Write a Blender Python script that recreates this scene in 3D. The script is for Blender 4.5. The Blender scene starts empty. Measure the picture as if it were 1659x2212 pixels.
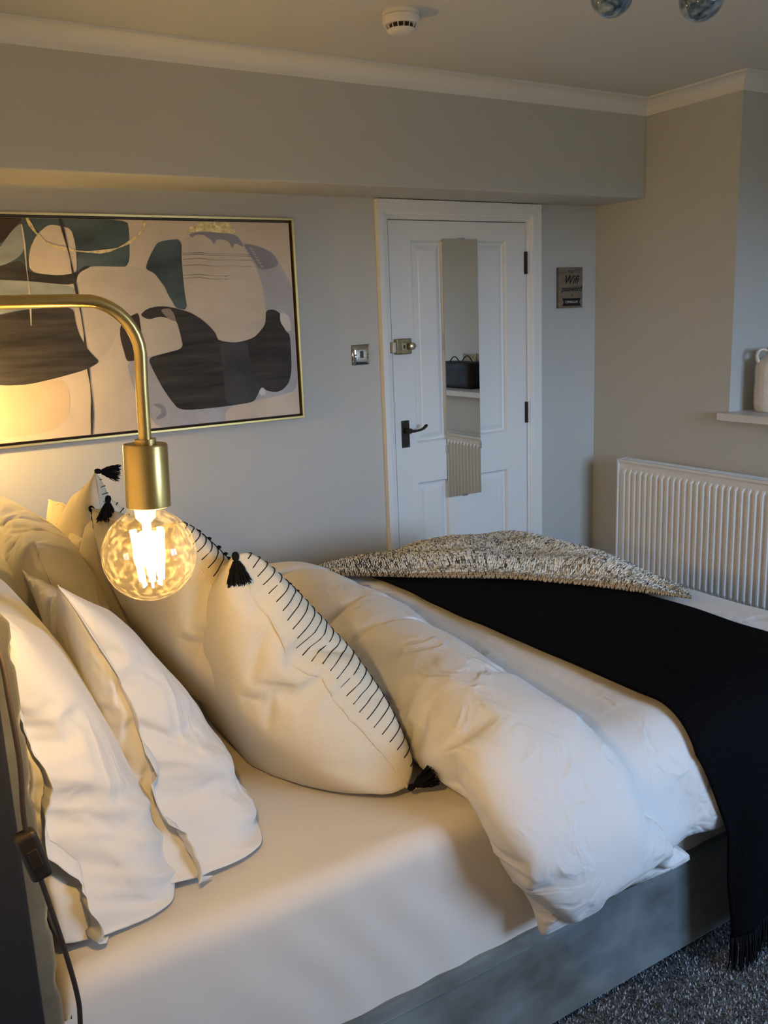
import bpy, bmesh, math, random, numpy as np
from mathutils import Vector, Matrix, noise
random.seed(4); rng=np.random.default_rng(7)
SC=bpy.context.scene
# ---------------- camera ----------------
cd=bpy.data.cameras.new('camera'); cam=bpy.data.objects.new('camera',cd); SC.collection.objects.link(cam)
cd.sensor_fit='HORIZONTAL'; cd.sensor_width=36.0; cd.lens=1914.64/1659*36.0; cd.clip_start=.02
R_=Vector((0.84922447,-0.52653363,-0.03975086)); U_=Vector((0.14719226,0.16375779,0.97545775)); F_=Vector((0.5071018,0.83423362,-0.21656879))
cam.matrix_world=Matrix(((R_.x,U_.x,-F_.x,0),(R_.y,U_.y,-F_.y,0),(R_.z,U_.z,-F_.z,1.59),(0,0,0,1)))
SC.camera=cam
# ---------------- exposure, sky ----------------
SC.view_settings.view_transform='Standard'; SC.view_settings.look='None'
SC.view_settings.gamma=1; SC.view_settings.use_curve_mapping=False
SC.view_settings.exposure=0.10
world=bpy.data.worlds.new('overcast_sky'); SC.world=world; world.use_nodes=True
bg=world.node_tree.nodes['Background']; bg.inputs['Strength'].default_value=22.5
_N=world.node_tree.nodes; _L=world.node_tree.links; _tc=_N.new('ShaderNodeTexCoord'); _sx=_N.new('ShaderNodeSeparateXYZ'); _cr=_N.new('ShaderNodeValToRGB')
_mr=_N.new('ShaderNodeMapRange'); _mr.inputs['From Min'].default_value=-1; _mr.inputs['From Max'].default_value=1
_L.new(_tc.outputs['Generated'],_sx.inputs[0]); _L.new(_sx.outputs['Z'],_mr.inputs['Value']); _L.new(_mr.outputs[0],_cr.inputs['Fac']); _L.new(_cr.outputs['Color'],bg.inputs['Color'])
_e=_cr.color_ramp.elements; _e[0].position=.485; _e[0].color=(.055,.06,.055,1); _e[1].position=.515; _e[1].color=(.50,.70,1.0,1); _e2=_cr.color_ramp.elements.new(1.0); _e2.color=(.42,.63,1.0,1)
# window daylight portal (in the real opening of the wall behind the camera)
WIN=(1.80,3.1,.95,2.15,-1.15)  # x0 x1 z0 z1 y
pl=bpy.data.lights.new('window_portal','AREA'); pl.shape='RECTANGLE'; pl.size=WIN[1]-WIN[0]; pl.size_y=WIN[3]-WIN[2]
pl.cycles.is_portal=True
po=bpy.data.objects.new('window_portal',pl); SC.collection.objects.link(po)
po.location=((WIN[0]+WIN[1])/2,WIN[4],(WIN[2]+WIN[3])/2); po.rotation_euler=(math.radians(90),0,0)
BULB_W=1.0
FIL_EMIT=1020.0
# ---------------- helpers ----------------
MATS={}
def lin(c):
    return tuple((x/12.92 if x<=.04045 else ((x+.055)/1.055)**2.4) for x in c)
def mat(name,col,rough=.6,metal=0,var=0,vscale=20,bump=0,bscale=200,coat=0,spec=.5,sheen=0,attr=None,detail=3,aniso=0,stretch=None,trans=0,ior=1.45):
    if name in MATS: return MATS[name]
    m=bpy.data.materials.new(name); m.use_nodes=True; nt=m.node_tree; N=nt.nodes; L=nt.links; b=N['Principled BSDF']
    b.inputs['Base Color'].default_value=(*col,1); b.inputs['Roughness'].default_value=rough; b.inputs['Metallic'].default_value=metal
    b.inputs['Specular IOR Level'].default_value=spec; b.inputs['Coat Weight'].default_value=coat; b.inputs['Sheen Weight'].default_value=sheen
    b.inputs['Transmission Weight'].default_value=trans; b.inputs['IOR'].default_value=ior; b.inputs['Anisotropic'].default_value=aniso
    tc=N.new('ShaderNodeTexCoord'); src=tc.outputs['Object']
    if stretch:
        mp=N.new('ShaderNodeMapping'); mp.inputs['Scale'].default_value=stretch; L.new(src,mp.inputs['Vector']); src=mp.outputs['Vector']
    if attr:
        a=N.new('ShaderNodeAttribute'); a.attribute_name=attr; L.new(a.outputs['Color'],b.inputs['Base Color'])
    elif var:
        n=N.new('ShaderNodeTexNoise'); n.inputs['Scale'].default_value=vscale; n.inputs['Detail'].default_value=detail; L.new(src,n.inputs['Vector'])
        cr=N.new('ShaderNodeValToRGB'); cr.color_ramp.elements[0].position=.3; cr.color_ramp.elements[1].position=.7
        cr.color_ramp.elements[0].color=(*[max(0,c*(1-var)) for c in col],1); cr.color_ramp.elements[1].color=(*[min(1,c*(1+var)) for c in col],1)
        L.new(n.outputs['Fac'],cr.inputs['Fac']); L.new(cr.outputs['Color'],b.inputs['Base Color'])
    if bump:
        n2=N.new('ShaderNodeTexNoise'); n2.inputs['Scale'].default_value=bscale; n2.inputs['Detail'].default_value=2; L.new(src,n2.inputs['Vector'])
        bp=N.new('ShaderNodeBump'); bp.inputs['Strength'].default_value=bump; bp.inputs['Distance'].default_value=.002
        L.new(n2.outputs['Fac'],bp.inputs['Height']); L.new(bp.outputs['Normal'],b.inputs['Normal'])
    MATS[name]=m; return m
def add_creases(m,scale=6,dist=.012,strength=.45,stretch=(1,1,1)):
    nt=m.node_tree;N=nt.nodes;L=nt.links;b=N['Principled BSDF']; old=b.inputs['Normal'].links[0].from_node if b.inputs['Normal'].links else None
    tc=N.new('ShaderNodeTexCoord'); mp=N.new('ShaderNodeMapping'); mp.inputs['Scale'].default_value=stretch; L.new(tc.outputs['Object'],mp.inputs['Vector'])
    n=N.new('ShaderNodeTexNoise'); n.inputs['Scale'].default_value=scale; n.inputs['Detail'].default_value=2.5; n.inputs['Distortion'].default_value=1.1; L.new(mp.outputs[0],n.inputs['Vector'])
    s1=N.new('ShaderNodeMath'); s1.operation='SUBTRACT'; s1.inputs[1].default_value=.5; L.new(n.outputs['Fac'],s1.inputs[0])
    s2=N.new('ShaderNodeMath'); s2.operation='ABSOLUTE'; L.new(s1.outputs[0],s2.inputs[0])
    s3=N.new('ShaderNodeMapRange'); s3.interpolation_type='SMOOTHSTEP'; s3.inputs['From Min'].default_value=0; s3.inputs['From Max'].default_value=.16; s3.inputs['To Min'].default_value=1; s3.inputs['To Max'].default_value=0; L.new(s2.outputs[0],s3.inputs['Value'])
    n2=N.new('ShaderNodeTexNoise'); n2.inputs['Scale'].default_value=scale*.6; L.new(tc.outputs['Object'],n2.inputs['Vector'])
    s4=N.new('ShaderNodeMapRange'); s4.inputs['From Min'].default_value=.45; s4.inputs['From Max'].default_value=.62; L.new(n2.outputs['Fac'],s4.inputs['Value'])
    s5=N.new('ShaderNodeMath'); s5.operation='MULTIPLY'; L.new(s3.outputs[0],s5.inputs[0]); L.new(s4.outputs[0],s5.inputs[1])
    bp=N.new('ShaderNodeBump'); bp.inputs['Strength'].default_value=strength; bp.inputs['Distance'].default_value=dist; L.new(s5.outputs[0],bp.inputs['Height'])
    if old: L.new(old.outputs['Normal'],bp.inputs['Normal'])
    L.new(bp.outputs['Normal'],b.inputs['Normal'])
def mesh_obj(name,V,F,m=None,parent=None,smooth=False,mats=None,fm=None,col=None):
    me=bpy.data.meshes.new(name); me.from_pydata([tuple(map(float,v)) for v in V],[],[tuple(int(i) for i in f) for f in F]); me.update()
    for mm in (mats or ([m] if m else [])): me.materials.append(mm)
    if fm is not None: me.polygons.foreach_set('material_index',np.array(fm,dtype=np.int32))
    if smooth: me.polygons.foreach_set('use_smooth',np.ones(len(me.polygons),dtype=bool))
    if col is not None:
        ca=me.color_attributes.new('tint','FLOAT_COLOR','POINT'); c=np.ones((len(V),4)); c[:,:3]=col; ca.data.foreach_set('color',c.ravel())
    o=bpy.data.objects.new(name,me); SC.collection.objects.link(o)
    if parent: o.parent=parent
    return o
class MB:
    def __init__(s): s.V=[];s.F=[];s.M=[]
    def add(s,V,F,mi=0):
        b=len(s.V); s.V+= [tuple(v) for v in V]; s.F+=[[i+b for i in f] for f in F]; s.M+=[mi]*len(F); return s
    def box(s,x0,x1,y0,y1,z0,z1,mi=0):
        V=[(x,y,z) for z in(z0,z1) for y in(y0,y1) for x in(x0,x1)]
        return s.add(V,[(0,2,3,1),(4,5,7,6),(0,1,5,4),(2,6,7,3),(0,4,6,2),(1,3,7,5)],mi)
    def tube(s,P,r,n=10,mi=0,cap=True):
        P=[Vector(p) for p in P]; rr=r if hasattr(r,'__len__') else [r]*len(P); V=[];F=[]
        t=(P[1]-P[0]).normalized(); a=t.orthogonal().normalized()
        for i,p in enumerate(P):
            if i==0:t=P[1]-P[0]
            elif i==len(P)-1:t=P[-1]-P[-2]
            else:t=P[i+1]-P[i-1]
            if t.length<1e-9: t=Vector((0,0,1))
            t.normalize(); a=(a-t*a.dot(t)); 
            if a.length<1e-6: a=t.orthogonal()
            a.normalize(); b=t.cross(a)
            for k in range(n):
                w=2*math.pi*k/n; V.append(p+(a*math.cos(w)+b*math.sin(w))*rr[i])
        for i in range(len(P)-1):
            for k in range(n):
                F.append((i*n+k,i*n+(k+1)%n,(i+1)*n+(k+1)%n,(i+1)*n+k))
        if cap: F.append(tuple(range(n))[::-1]); F.append(tuple((len(P)-1)*n+k for k in range(n)))
        return s.add(V,F,mi)
    def lathe(s,prof,c=(0,0,0),n=48,mi=0,axis=None):
        V=[];F=[]
        M=Matrix.Identity(3)
        if axis is not None: M=Vector((0,0,1)).rotation_difference(Vector(axis)).to_matrix()
        for r,z in prof:
            for k in range(n):
                w=2*math.pi*k/n; V.append(Vector(c)+M@Vector((r*math.cos(w),r*math.sin(w),z)))
        for i in range(len(prof)-1):
            for k in range(n): F.append((i*n+k,i*n+(k+1)%n,(i+1)*n+(k+1)%n,(i+1)*n+k))
        if prof[0][0]>1e-5: F.append(tuple(range(n))[::-1])
        if prof[-1][0]>1e-5: F.append(tuple((len(prof)-1)*n+k for k in range(n)))
        return s.add(V,F,mi)
    def obj(s,name,m=None,parent=None,smooth=False,mats=None,bevel=0,seg=2,col=None):
        o=mesh_obj(name,s.V,s.F,m,parent,False,mats,s.M if mats else None,col)
        if smooth:
            o.data.polygons.foreach_set('use_smooth',np.ones(len(o.data.polygons),dtype=bool))
            o.data.set_sharp_from_angle(angle=math.radians(40))
        if bevel:
            bm=bmesh.new(); bm.from_mesh(o.data); bmesh.ops.remove_doubles(bm,verts=bm.verts,dist=1e-6)
            es=[e for e in bm.edges if len(e.link_faces)==2 and e.calc_face_angle(0)>.5]
            bmesh.ops.bevel(bm,geom=es,offset=bevel,segments=seg,profile=.5,affect='EDGES',clamp_overlap=True); bm.to_mesh(o.data); bm.free()
        return o
def tag(o,label=None,cat=None,group=None,kind=None):
    if label:o['label']=label
    if cat:o['category']=cat
    if group:o['group']=group
    if kind:o['kind']=kind
    return o
def empty(name,loc=(0,0,0)):
    o=bpy.data.objects.new(name,None); SC.collection.objects.link(o); o.location=loc; o.empty_display_size=.05; return o
def rebase(root,kids):
    # children were built in world space: store them relative to the root's base
    loc=Vector(root.location)
    for k in kids:
        k.data.transform(Matrix.Translation(-loc)); 
def copy_tree(o,parent=None):
    c=o.copy(); SC.collection.objects.link(c); c.parent=parent
    for ch in list(o.children): copy_tree(ch,c)
    return c
def struct(o): o['kind']='structure'; return o
# ---------------- dimensions ----------------
D=3.363; XB=3.348; ZC=2.498; YBM=3.051; ZBM=2.074; Y1=2.539; XH=-.13; YW=WIN[4]-.02; XA=3.66
CV=.062; ZK=2.435
# ---------------- materials ----------------
wallm=mat('grey_wall_paint',(.525,.53,.50),.75,bump=.06,bscale=260)
ceilm=mat('ceiling_paint',(.66,.665,.63),.8,bump=.05,bscale=200)
trimw=mat('white_trim_gloss',(.78,.79,.77),.38,bump=.03,bscale=90)
covm=mat('coving_paint',(.76,.765,.74),.6)
brass=mat('brushed_brass',(.62,.44,.16),.3,1,var=.06,vscale=60,bump=.03,bscale=300)
gold=mat('gold_frame',(.62,.45,.17),.32,1)
blackiron=mat('dark_bronze',(.035,.026,.02),.45,.6)
cotton=mat('white_cotton',(.63,.61,.575),.85,bump=.05,bscale=900,sheen=.15,spec=.25)
cotton2=mat('white_duvet_cotton',(.67,.66,.65),.8,bump=.05,bscale=900,sheen=.15,spec=.25)
sheetm=mat('fitted_sheet_cotton',(.62,.585,.54),.85,bump=.05,bscale=900,sheen=.1,spec=.25)
add_creases(cotton,7,.012,.28,(1,1,.7)); add_creases(cotton2,11,.007,.5,(1,.6,1)); add_creases(sheetm,3,.002,.3)
linen=mat('cream_linen',(.62,.555,.43),.9,bump=.35,bscale=700,var=.04,vscale=300,spec=.2)
blackth=mat('black_yarn',(.006,.006,.008),.9,bump=.3,bscale=500,spec=.15)
# ---------------- structure ----------------
m=MB(); fl=m.box(XH-.1,XA+.1,YW-.1,D+.1,-.06,0).obj('floor',mat('carpet_backing',(.10,.112,.125),.95,var=.8,vscale=260,bump=.8,bscale=500)); struct(fl)
m=MB(); m.box(XH-.1,XA+.1,YW-.1,D+.1,ZC,ZC+.06); struct(m.obj('ceiling',ceilm))
m=MB(); dx0,dx1,dz=2.112,2.887,1.995
m.box(XH-.1,dx0,D,D+.1,0,ZC); m.box(dx1,XB+.1,D,D+.1,0,ZC); m.box(dx0,dx1,D,D+.1,dz,ZC)
struct(m.obj('wall_back',wallm))
m=MB(); m.box(XH,XB,YBM,D-.0005,ZBM,ZC-.0005); struct(m.obj('wall_bulkhead',wallm,bevel=.004))
# right wall: plain part up to the recess corner, low part under the sill, recess back
m=MB(); m.box(XB,XB+.1,Y1,D,0,ZC); m.box(XB+.1,XA,Y1,Y1+.1,1.085,ZC); m.box(XB,XB+.1,YW,Y1,0,1.085); m.box(XA,XA+.1,YW,Y1+.1,0,ZC)
struct(m.obj('wall_right',wallm))
m=MB(); m.box(XH-.1,XH,YW-.1,D+.1,0,ZC); struct(m.obj('wall_left',wallm))
x0,x1,z0,z1,yy=WIN
m=MB(); m.box(XH,x0,YW-.1,YW,0,ZC); m.box(x1,XA,YW-.1,YW,0,ZC); m.box(x0,x1,YW-.1,YW,0,z0); m.box(x0,x1,YW-.1,YW,z1,ZC)
struct(m.obj('wall_front',wallm))
m=MB()
for a in (x0,x1-.05): m.box(a,a+.05,YW-.09,YW-.04,z0,z1)
m.box(x0+.05,x1-.05,YW-.09,YW-.04,z0,z0+.05); m.box(x0+.05,x1-.05,YW-.09,YW-.04,z1-.05,z1); m.box((x0+x1)/2-.025,(x0+x1)/2+.025,YW-.09,YW-.04,z0+.05,z1-.05)
struct(m.obj('window_1',trimw))
# coving swept along the ceiling line
def coving_profile():
    P=[(0,ZK-.004),(.006,ZK-.004),(.006,ZK+.006)]
    for k in range(9):
        w=k/8*math.pi/2; P.append((CV-.008-(CV-.014)*math.cos(w),ZK+.008+(ZC-.010-ZK-.008)*math.sin(w)))
    P+=[(CV,ZC-.010),(CV,ZC-.0005)]
    return P
def coving(name,path):
    P=coving_profile(); V=[];F=[]; n=len(P)
    for i,(p,off) in enumerate(path):
        for d,z in P: V.append((p[0]+off[0]*d,p[1]+off[1]*d,z))
    for i in range(len(path)-1):
        for k in range(n-1): F.append((i*n+k,(i+1)*n+k,(i+1)*n+k+1,i*n+k+1))
    o=mesh_obj(name,V,F,covm); struct(o); return o
coving('trim_1',[((XH,YBM),(0,-1)),((XB,YBM),(-1,-1)),((XB,Y1),(-1,-1)),((XA,Y1),(0,-1))])
# baseboards
m=MB(); m.box(XH,2.05,D-.018,D,0,.15); struct(m.obj('baseboard_back',trimw,bevel=.004))
m=MB(); m.box(XB-.018,XB,YW,D-.02,0,.15); struct(m.obj('baseboard_right',trimw,bevel=.004))
# ---------------- door ----------------
YD=3.357
xl,xr,zt=2.118,2.8805,1.987
px=[2.231,2.408,2.549,2.766]; 
doorm=trimw
m=MB()
def cell(a,b,c,d): m.box(a,b,YD,YD+.04,c,d)
rows=[(.23,.828),(1.010,1.906)]
cell(xl,px[0],.006,zt); cell(px[3],xr,.006,zt); cell(px[0],px[3],.006,rows[0][0]); cell(px[0],px[3],rows[0][1],rows[1][0]); cell(px[0],px[3],rows[1][1],zt)
for a,b in rows: cell(px[1],px[2],a,b)
door=struct(m.obj('door_1',doorm))
def panel(a,b,c,d):
    mm=MB(); levels=[(0,0),(.003,.002),(.010,.016),(.018,.019),(.038,.008),(.044,.0065)]
    V=[];F=[]
    for ins,dep in levels:
        for (x,z) in ((a+ins,c+ins),(b-ins,c+ins),(b-ins,d-ins),(a+ins,d-ins)): V.append((x,YD+dep,z))
    n=len(levels)
    for i in range(n-1):
        for k in range(4): F.append((i*4+k,i*4+(k+1)%4,(i+1)*4+(k+1)%4,(i+1)*4+k))
    F.append(tuple((n-1)*4+k for k in range(4)))
    mm.add(V,F); return mm.obj('door_panel',doorm,door)
for (c,d) in rows:
    panel(px[0],px[1],c,d); panel(px[2],px[3],c,d)
for z in (.17,1.097,1.806):
    mm=MB(); mm.box(xr-.006,xr+.005,YD-.010,YD+.004,z-.051,z+.051)
    for k in range(5): mm.lathe([(.0055,0),(.0055,.0195)],(xr+.001,YD-.010,z-.051+k*.0205),12)
    mm.obj('hinge',blackiron,door)
# frame lining with an added light-blocking panel, and architrave
m=MB()
m.box(dx0-.0,dx0+.004,YD+.002,D+.1,0,dz); m.box(dx1-.004,dx1,YD+.002,D+.1,0,dz); m.box(dx0+.004,dx1-.004,YD+.002,D+.1,dz-.004,dz); m.box(dx0,dx1,YD+.041,D+.1,0,dz)  # last box is an unseen panel added behind the door to block light
struct(m.obj('trim_2',doorm))
def architrave():
    # moulded section swept round left, top, right; (distance from the opening, projection)
    prof=[(0.0,.0),(0.0,.012),(.010,.014),(.014,.020),(.022,.021),(.026,.026),(.030,.027)]
    m=MB(); V=[];F=[]
    def ring(off_l,off_t,off_r,pj):
        return [(dx0-off_l,D-pj,0),(dx0-off_l,D-pj,dz+off_t),(dx1+off_r,D-pj,dz+off_t),(dx1+off_r,D-pj,0)]
    levels=[(a,a,a,b) for a,b in prof]+[(.055,.075,.080,.027),(.055,.075,.080,0)]
    for l in levels: V+=ring(*l)
    for i in range(len(levels)-1):
        for k in range(3): F.append((i*4+k,(i+1)*4+k,(i+1)*4+k+1,i*4+k+1))
    return m.add(V,F).obj('trim_3',doorm)
struct(architrave())
# lever handle
h=MB(); h.box(2.150,2.190,YD-.007,YD,1.0,1.122); plate=h.obj('door_handle',blackiron,door,bevel=.0015)
m=MB(); m.lathe([(.011,0),(.010,.03),(.012,.032),(.012,.038)],(2.170,YD-.007,1.078),16,axis=(0,-1,0))
P=[(2.170,YD-.040,1.078),(2.19,YD-.042,1.075),(2.205,YD-.043,1.076),(2.225,YD-.043,1.078),(2.242,YD-.043,1.083),(2.256,YD-.043,1.094),(2.262,YD-.044,1.097)]
m.tube(P,[.007,.0065,.0055,.0055,.0065,.0075,.005],12); m.obj('lever',blackiron,plate,smooth=True)
for zx in ((2.156,1.115),(2.184,1.115),(2.156,1.008),(2.184,1.008)):
    MB().lathe([(.0028,0),(.002,.0012),(0,.0014)],(zx[0],YD-.007,zx[1]),10,axis=(0,-1,0)).obj('screw',mat('screw_steel',(.2,.19,.18),.3,1),plate)
# night latch
oldbrass=mat('aged_brass',(.30,.24,.13),.42,.85,var=.3,vscale=40)
m=MB(); m.box(2.126,2.205,YD-.026,YD,1.418,1.486); lk=m.obj('night_latch',oldbrass,door,bevel=.004)
m=MB(); m.box(2.148,2.176,YD-.030,YD-.026,1.434,1.468); m.obj('latch_plate',mat('brass_plate',(.42,.35,.20),.4,.8),lk,bevel=.001)
m=MB(); m.lathe([(.008,0),(.008,.012),(.013,.016),(.016,.024),(.015,.032),(.008,.035),(0,.035)],(2.190,YD-.026,1.452),24,axis=(0,-1,0)); m.obj('latch_knob',mat('brass_knob',(.5,.43,.27),.3,.85),lk,smooth=True)
m=MB(); m.box(2.158,2.166,YD-.0306,YD-.0300,1.444,1.459); m.obj('keyhole',blackiron,lk)
m=MB(); m.box(2.102,2.120,YD-.034,D-.012,1.425,1.474); k=m.obj('strike_box',mat('brass_strike',(.5,.46,.36),.4,.7),None,bevel=.004)
k.parent=lk
# ---------------- mirror hung on the door ----------------
mroot=empty('door_mirror',(2.494,3.35,.736))
silver=mat('mirror_silver',(.80,.83,.80),.015,1); 
ks=[]
m=MB(); m.box(2.399,2.589,3.3512,3.3562,.7370,1.9105); ks.append(m.obj('mirror_back',mat('mirror_edge',(.02,.022,.022),.7),mroot))
m=MB(); m.box(2.397,2.591,3.3480,3.3511,.736,1.9115); ks.append(m.obj('mirror_glass',silver,mroot))
clipm=mat('clip_chrome',(.6,.6,.6),.25,1)
for (a,b,c,d) in ((2.482,2.517,1.9055,1.9155),(2.480,2.510,.732,.742),(2.585,2.596,.950,.985),(2.392,2.402,.950,.985)):
    m=MB(); m.box(a,b,3.3460,YD-.0005,c,d); ks.append(m.obj('mirror_clip',clipm,mroot,bevel=.001))
rebase(mroot,ks)
tag(mroot,'narrow frameless mirror hung on the white panelled door','mirror')
# ---------------- light switch ----------------
sroot=empty('light_switch',(1.955,D,1.38)); ks=[]
chrome=mat('polished_chrome',(.72,.70,.67),.08,1)
m=MB(); V=[];F=[]; n=12
cx,cz,w,hh=1.9565,1.4275,.043,.043
lv=[(1,0),(1,.003),(.93,.006),(.86,.0085),(.5,.0098),(.2,.0102)]
ks.append(MB().box(cx-w,cx+w,D-.004,D,cz-hh,cz+hh).obj('back_plate',mat('plate_dark_metal',(.08,.07,.06),.4,.8),sroot,bevel=.001))  # dark back plate, showing as a rim round the chrome
G=16;V=[];F=[]
for i in range(G+1):
    for j in range(G+1):
        a=2*i/G-1;b=2*j/G-1
        dep=.004+.006*(1-a**6)*(1-b**6)+.003*(1-b*b)
        V.append((cx+a*w*.97,D-dep,cz+b*hh*.97))
for i in range(G):
    for j in range(G): F.append((i*(G+1)+j,(i+1)*(G+1)+j,(i+1)*(G+1)+j+1,i*(G+1)+j+1))
ks.append(mesh_obj('switch_plate',V,F,chrome,sroot,True))
ks.append(MB().box(cx-.0065,cx+.0065,D-.019,D-.010,cz-.013,cz+.016).obj('rocker',mat('rocker_dark',(.06,.055,.05),.3,.3),sroot,bevel=.002))
for s in(-1,1): ks.append(MB().lathe([(.0035,0),(.0035,.0012),(0,.0015)],(cx+s*.030,D-.0125,cz),12,axis=(0,-1,0)).obj('screw',mat('screw_brown',(.12,.08,.05),.4,.6),sroot))
rebase(sroot,ks); tag(sroot,'polished chrome light switch on the wall left of the door','light switch')
# ---------------- wifi sign ----------------
wroot=empty('wall_sign',(3.16,D,1.587)); ks=[]
wood=mat('sign_wood',(.19,.155,.115),.8,var=.25,vscale=9,stretch=(1,1,8),bump=.2,bscale=60)
sx0,sx1,sz0,sz1=3.085,3.243,1.588,1.783
ks.append(MB().box(sx0,sx1,D-.018,D,sz0,sz1).obj('sign_board',wood,wroot,bevel=.0015))
ink=mat('sign_ink',(.012,.010,.008),.8); white_ink=mat('sign_white_ink',(.62,.62,.60),.8)
def text(body,x,z,size,m,parent,y,shear=0,sx=1,name='lettering',off=0):
    c=bpy.data.curves.new('t','FONT'); c.body=body; c.size=size; c.align_x='CENTER'; c.align_y='CENTER'; c.shear=shear; c.extrude=.0003; c.offset=off
    o=bpy.data.objects.new('t',c); SC.collection.objects.link(o); o.rotation_euler=(math.pi/2,0,0); o.location=(x,y,z); o.scale=(sx,1,1)
    bpy.context.view_layer.update()
    me=bpy.data.meshes.new_from_object(o.evaluated_get(bpy.context.evaluated_depsgraph_get())); me.transform(o.matrix_world); bpy.data.objects.remove(o)
    me.materials.clear(); me.materials.append(m); q=bpy.data.objects.new(name,me); SC.collection.objects.link(q); q.parent=parent; return q
yt=D-.0186; sc=(sx0+sx1)/2
ks.append(text('THE',sc,1.760,.020,ink,wroot,yt))
ks.append(text('Wifi',sc+.0,1.722,.058,ink,wroot,yt,.35,.95,off=.0006))
ks.append(text('password',sc+.004,1.680,.036,ink,wroot,yt,.35,.95,off=.0004))
ks.append(text('is',sc+.006,1.650,.022,ink,wroot,yt,.3))
for s in(-1,1): ks.append(MB().box(sc+s*.045-.018,sc+s*.045+.018,D-.0188,D-.018,1.7595,1.7608).obj('rule_line',ink,wroot))
V=[(sx0+.022,0,1.636),(sx1-.012,0,1.636),(sx1-.022,0,1.617),(sx1-.012,0,1.598),(sx0+.022,0,1.598),(sx0+.032,0,1.617)]
V=[(x,D-.0184,z) for x,_,z in V]+[(x,D-.018,z) for x,_,z in V]
ks.append(mesh_obj('banner',V,[(5,4,3,2,1,0),(6,7,8,9,10,11)]+[(i,(i+1)%6,6+(i+1)%6,6+i) for i in range(6)],ink,wroot))
ks.append(text('CEMALLUX',sc+.004,1.617,.016,white_ink,wroot,D-.0190,.1,1.05))
rebase(wroot,ks); tag(wroot,'small brown wooden sign with dark brush lettering right of the door','sign')
# ---------------- painting ----------------
aroot=empty('framed_painting',(1.0,D,1.186)); ks=[]
ax0,ax1,az0,az1=.335,1.6526,1.1864,1.9813
ks.append(MB().box(ax0+.012,ax1-.012,D-.012,D-.002,az0+.012,az1-.012).obj('backing',mat('frame_recess',(.05,.03,.018),.7),aroot))
fr=MB()
t=.009
for (a,b,c,d) in ((ax0,ax1,az0,az0+t),(ax0,ax1,az1-t,az1),(ax0,ax0+t,az0+t,az1-t),(ax1-t,ax1,az0+t,az1-t)): fr.box(a,b,D-.042,D-.001,c,d)
ks.append(fr.obj('frame',gold,aroot,bevel=.0015))
def paint(name,c,var=.12,stretch=(1,1,1),vs=6,rough=.75):
    return mat('paint_'+name,c,rough,var=var,vscale=vs,bump=.25,bscale=350,stretch=stretch,detail=6)
AM={'cream':paint('cream',(.60,.52,.42),.10),'teal':paint('teal',(.065,.095,.105),.5,(1,1,2)),'brown':paint('brown',(.045,.032,.024),.3),
'greyblue':paint('greyblue',(.27,.30,.30),.35,(1,1,2)),'char':paint('charcoal',(.036,.033,.031),.55,(.6,1,5),9),'char2':paint('charcoal_smoky',(.055,.055,.058),.4),
'paper':paint('sand',(.56,.46,.33),.10),'bone':paint('bone',(.56,.50,.41),.10,(1,1,2)),'lav':paint('lavender_grey',(.40,.40,.43),.16),'lavdark':paint('slate_lavender',(.25,.25,.29),.2),
'greybrown':paint('grey_brown',(.22,.18,.15),.4),'white':paint('pale',(.62,.60,.57),.08),'gold':mat('gold_leaf',(.74,.56,.24),.45,.35,var=.35,vscale=60,bump=1,bscale=120)}
ks.append(MB().box(ax0+.018,ax1-.018,D-.034,D-.012,az0+.018,az1-.018).obj('canvas',AM['cream'],aroot,bevel=.001))
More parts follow.
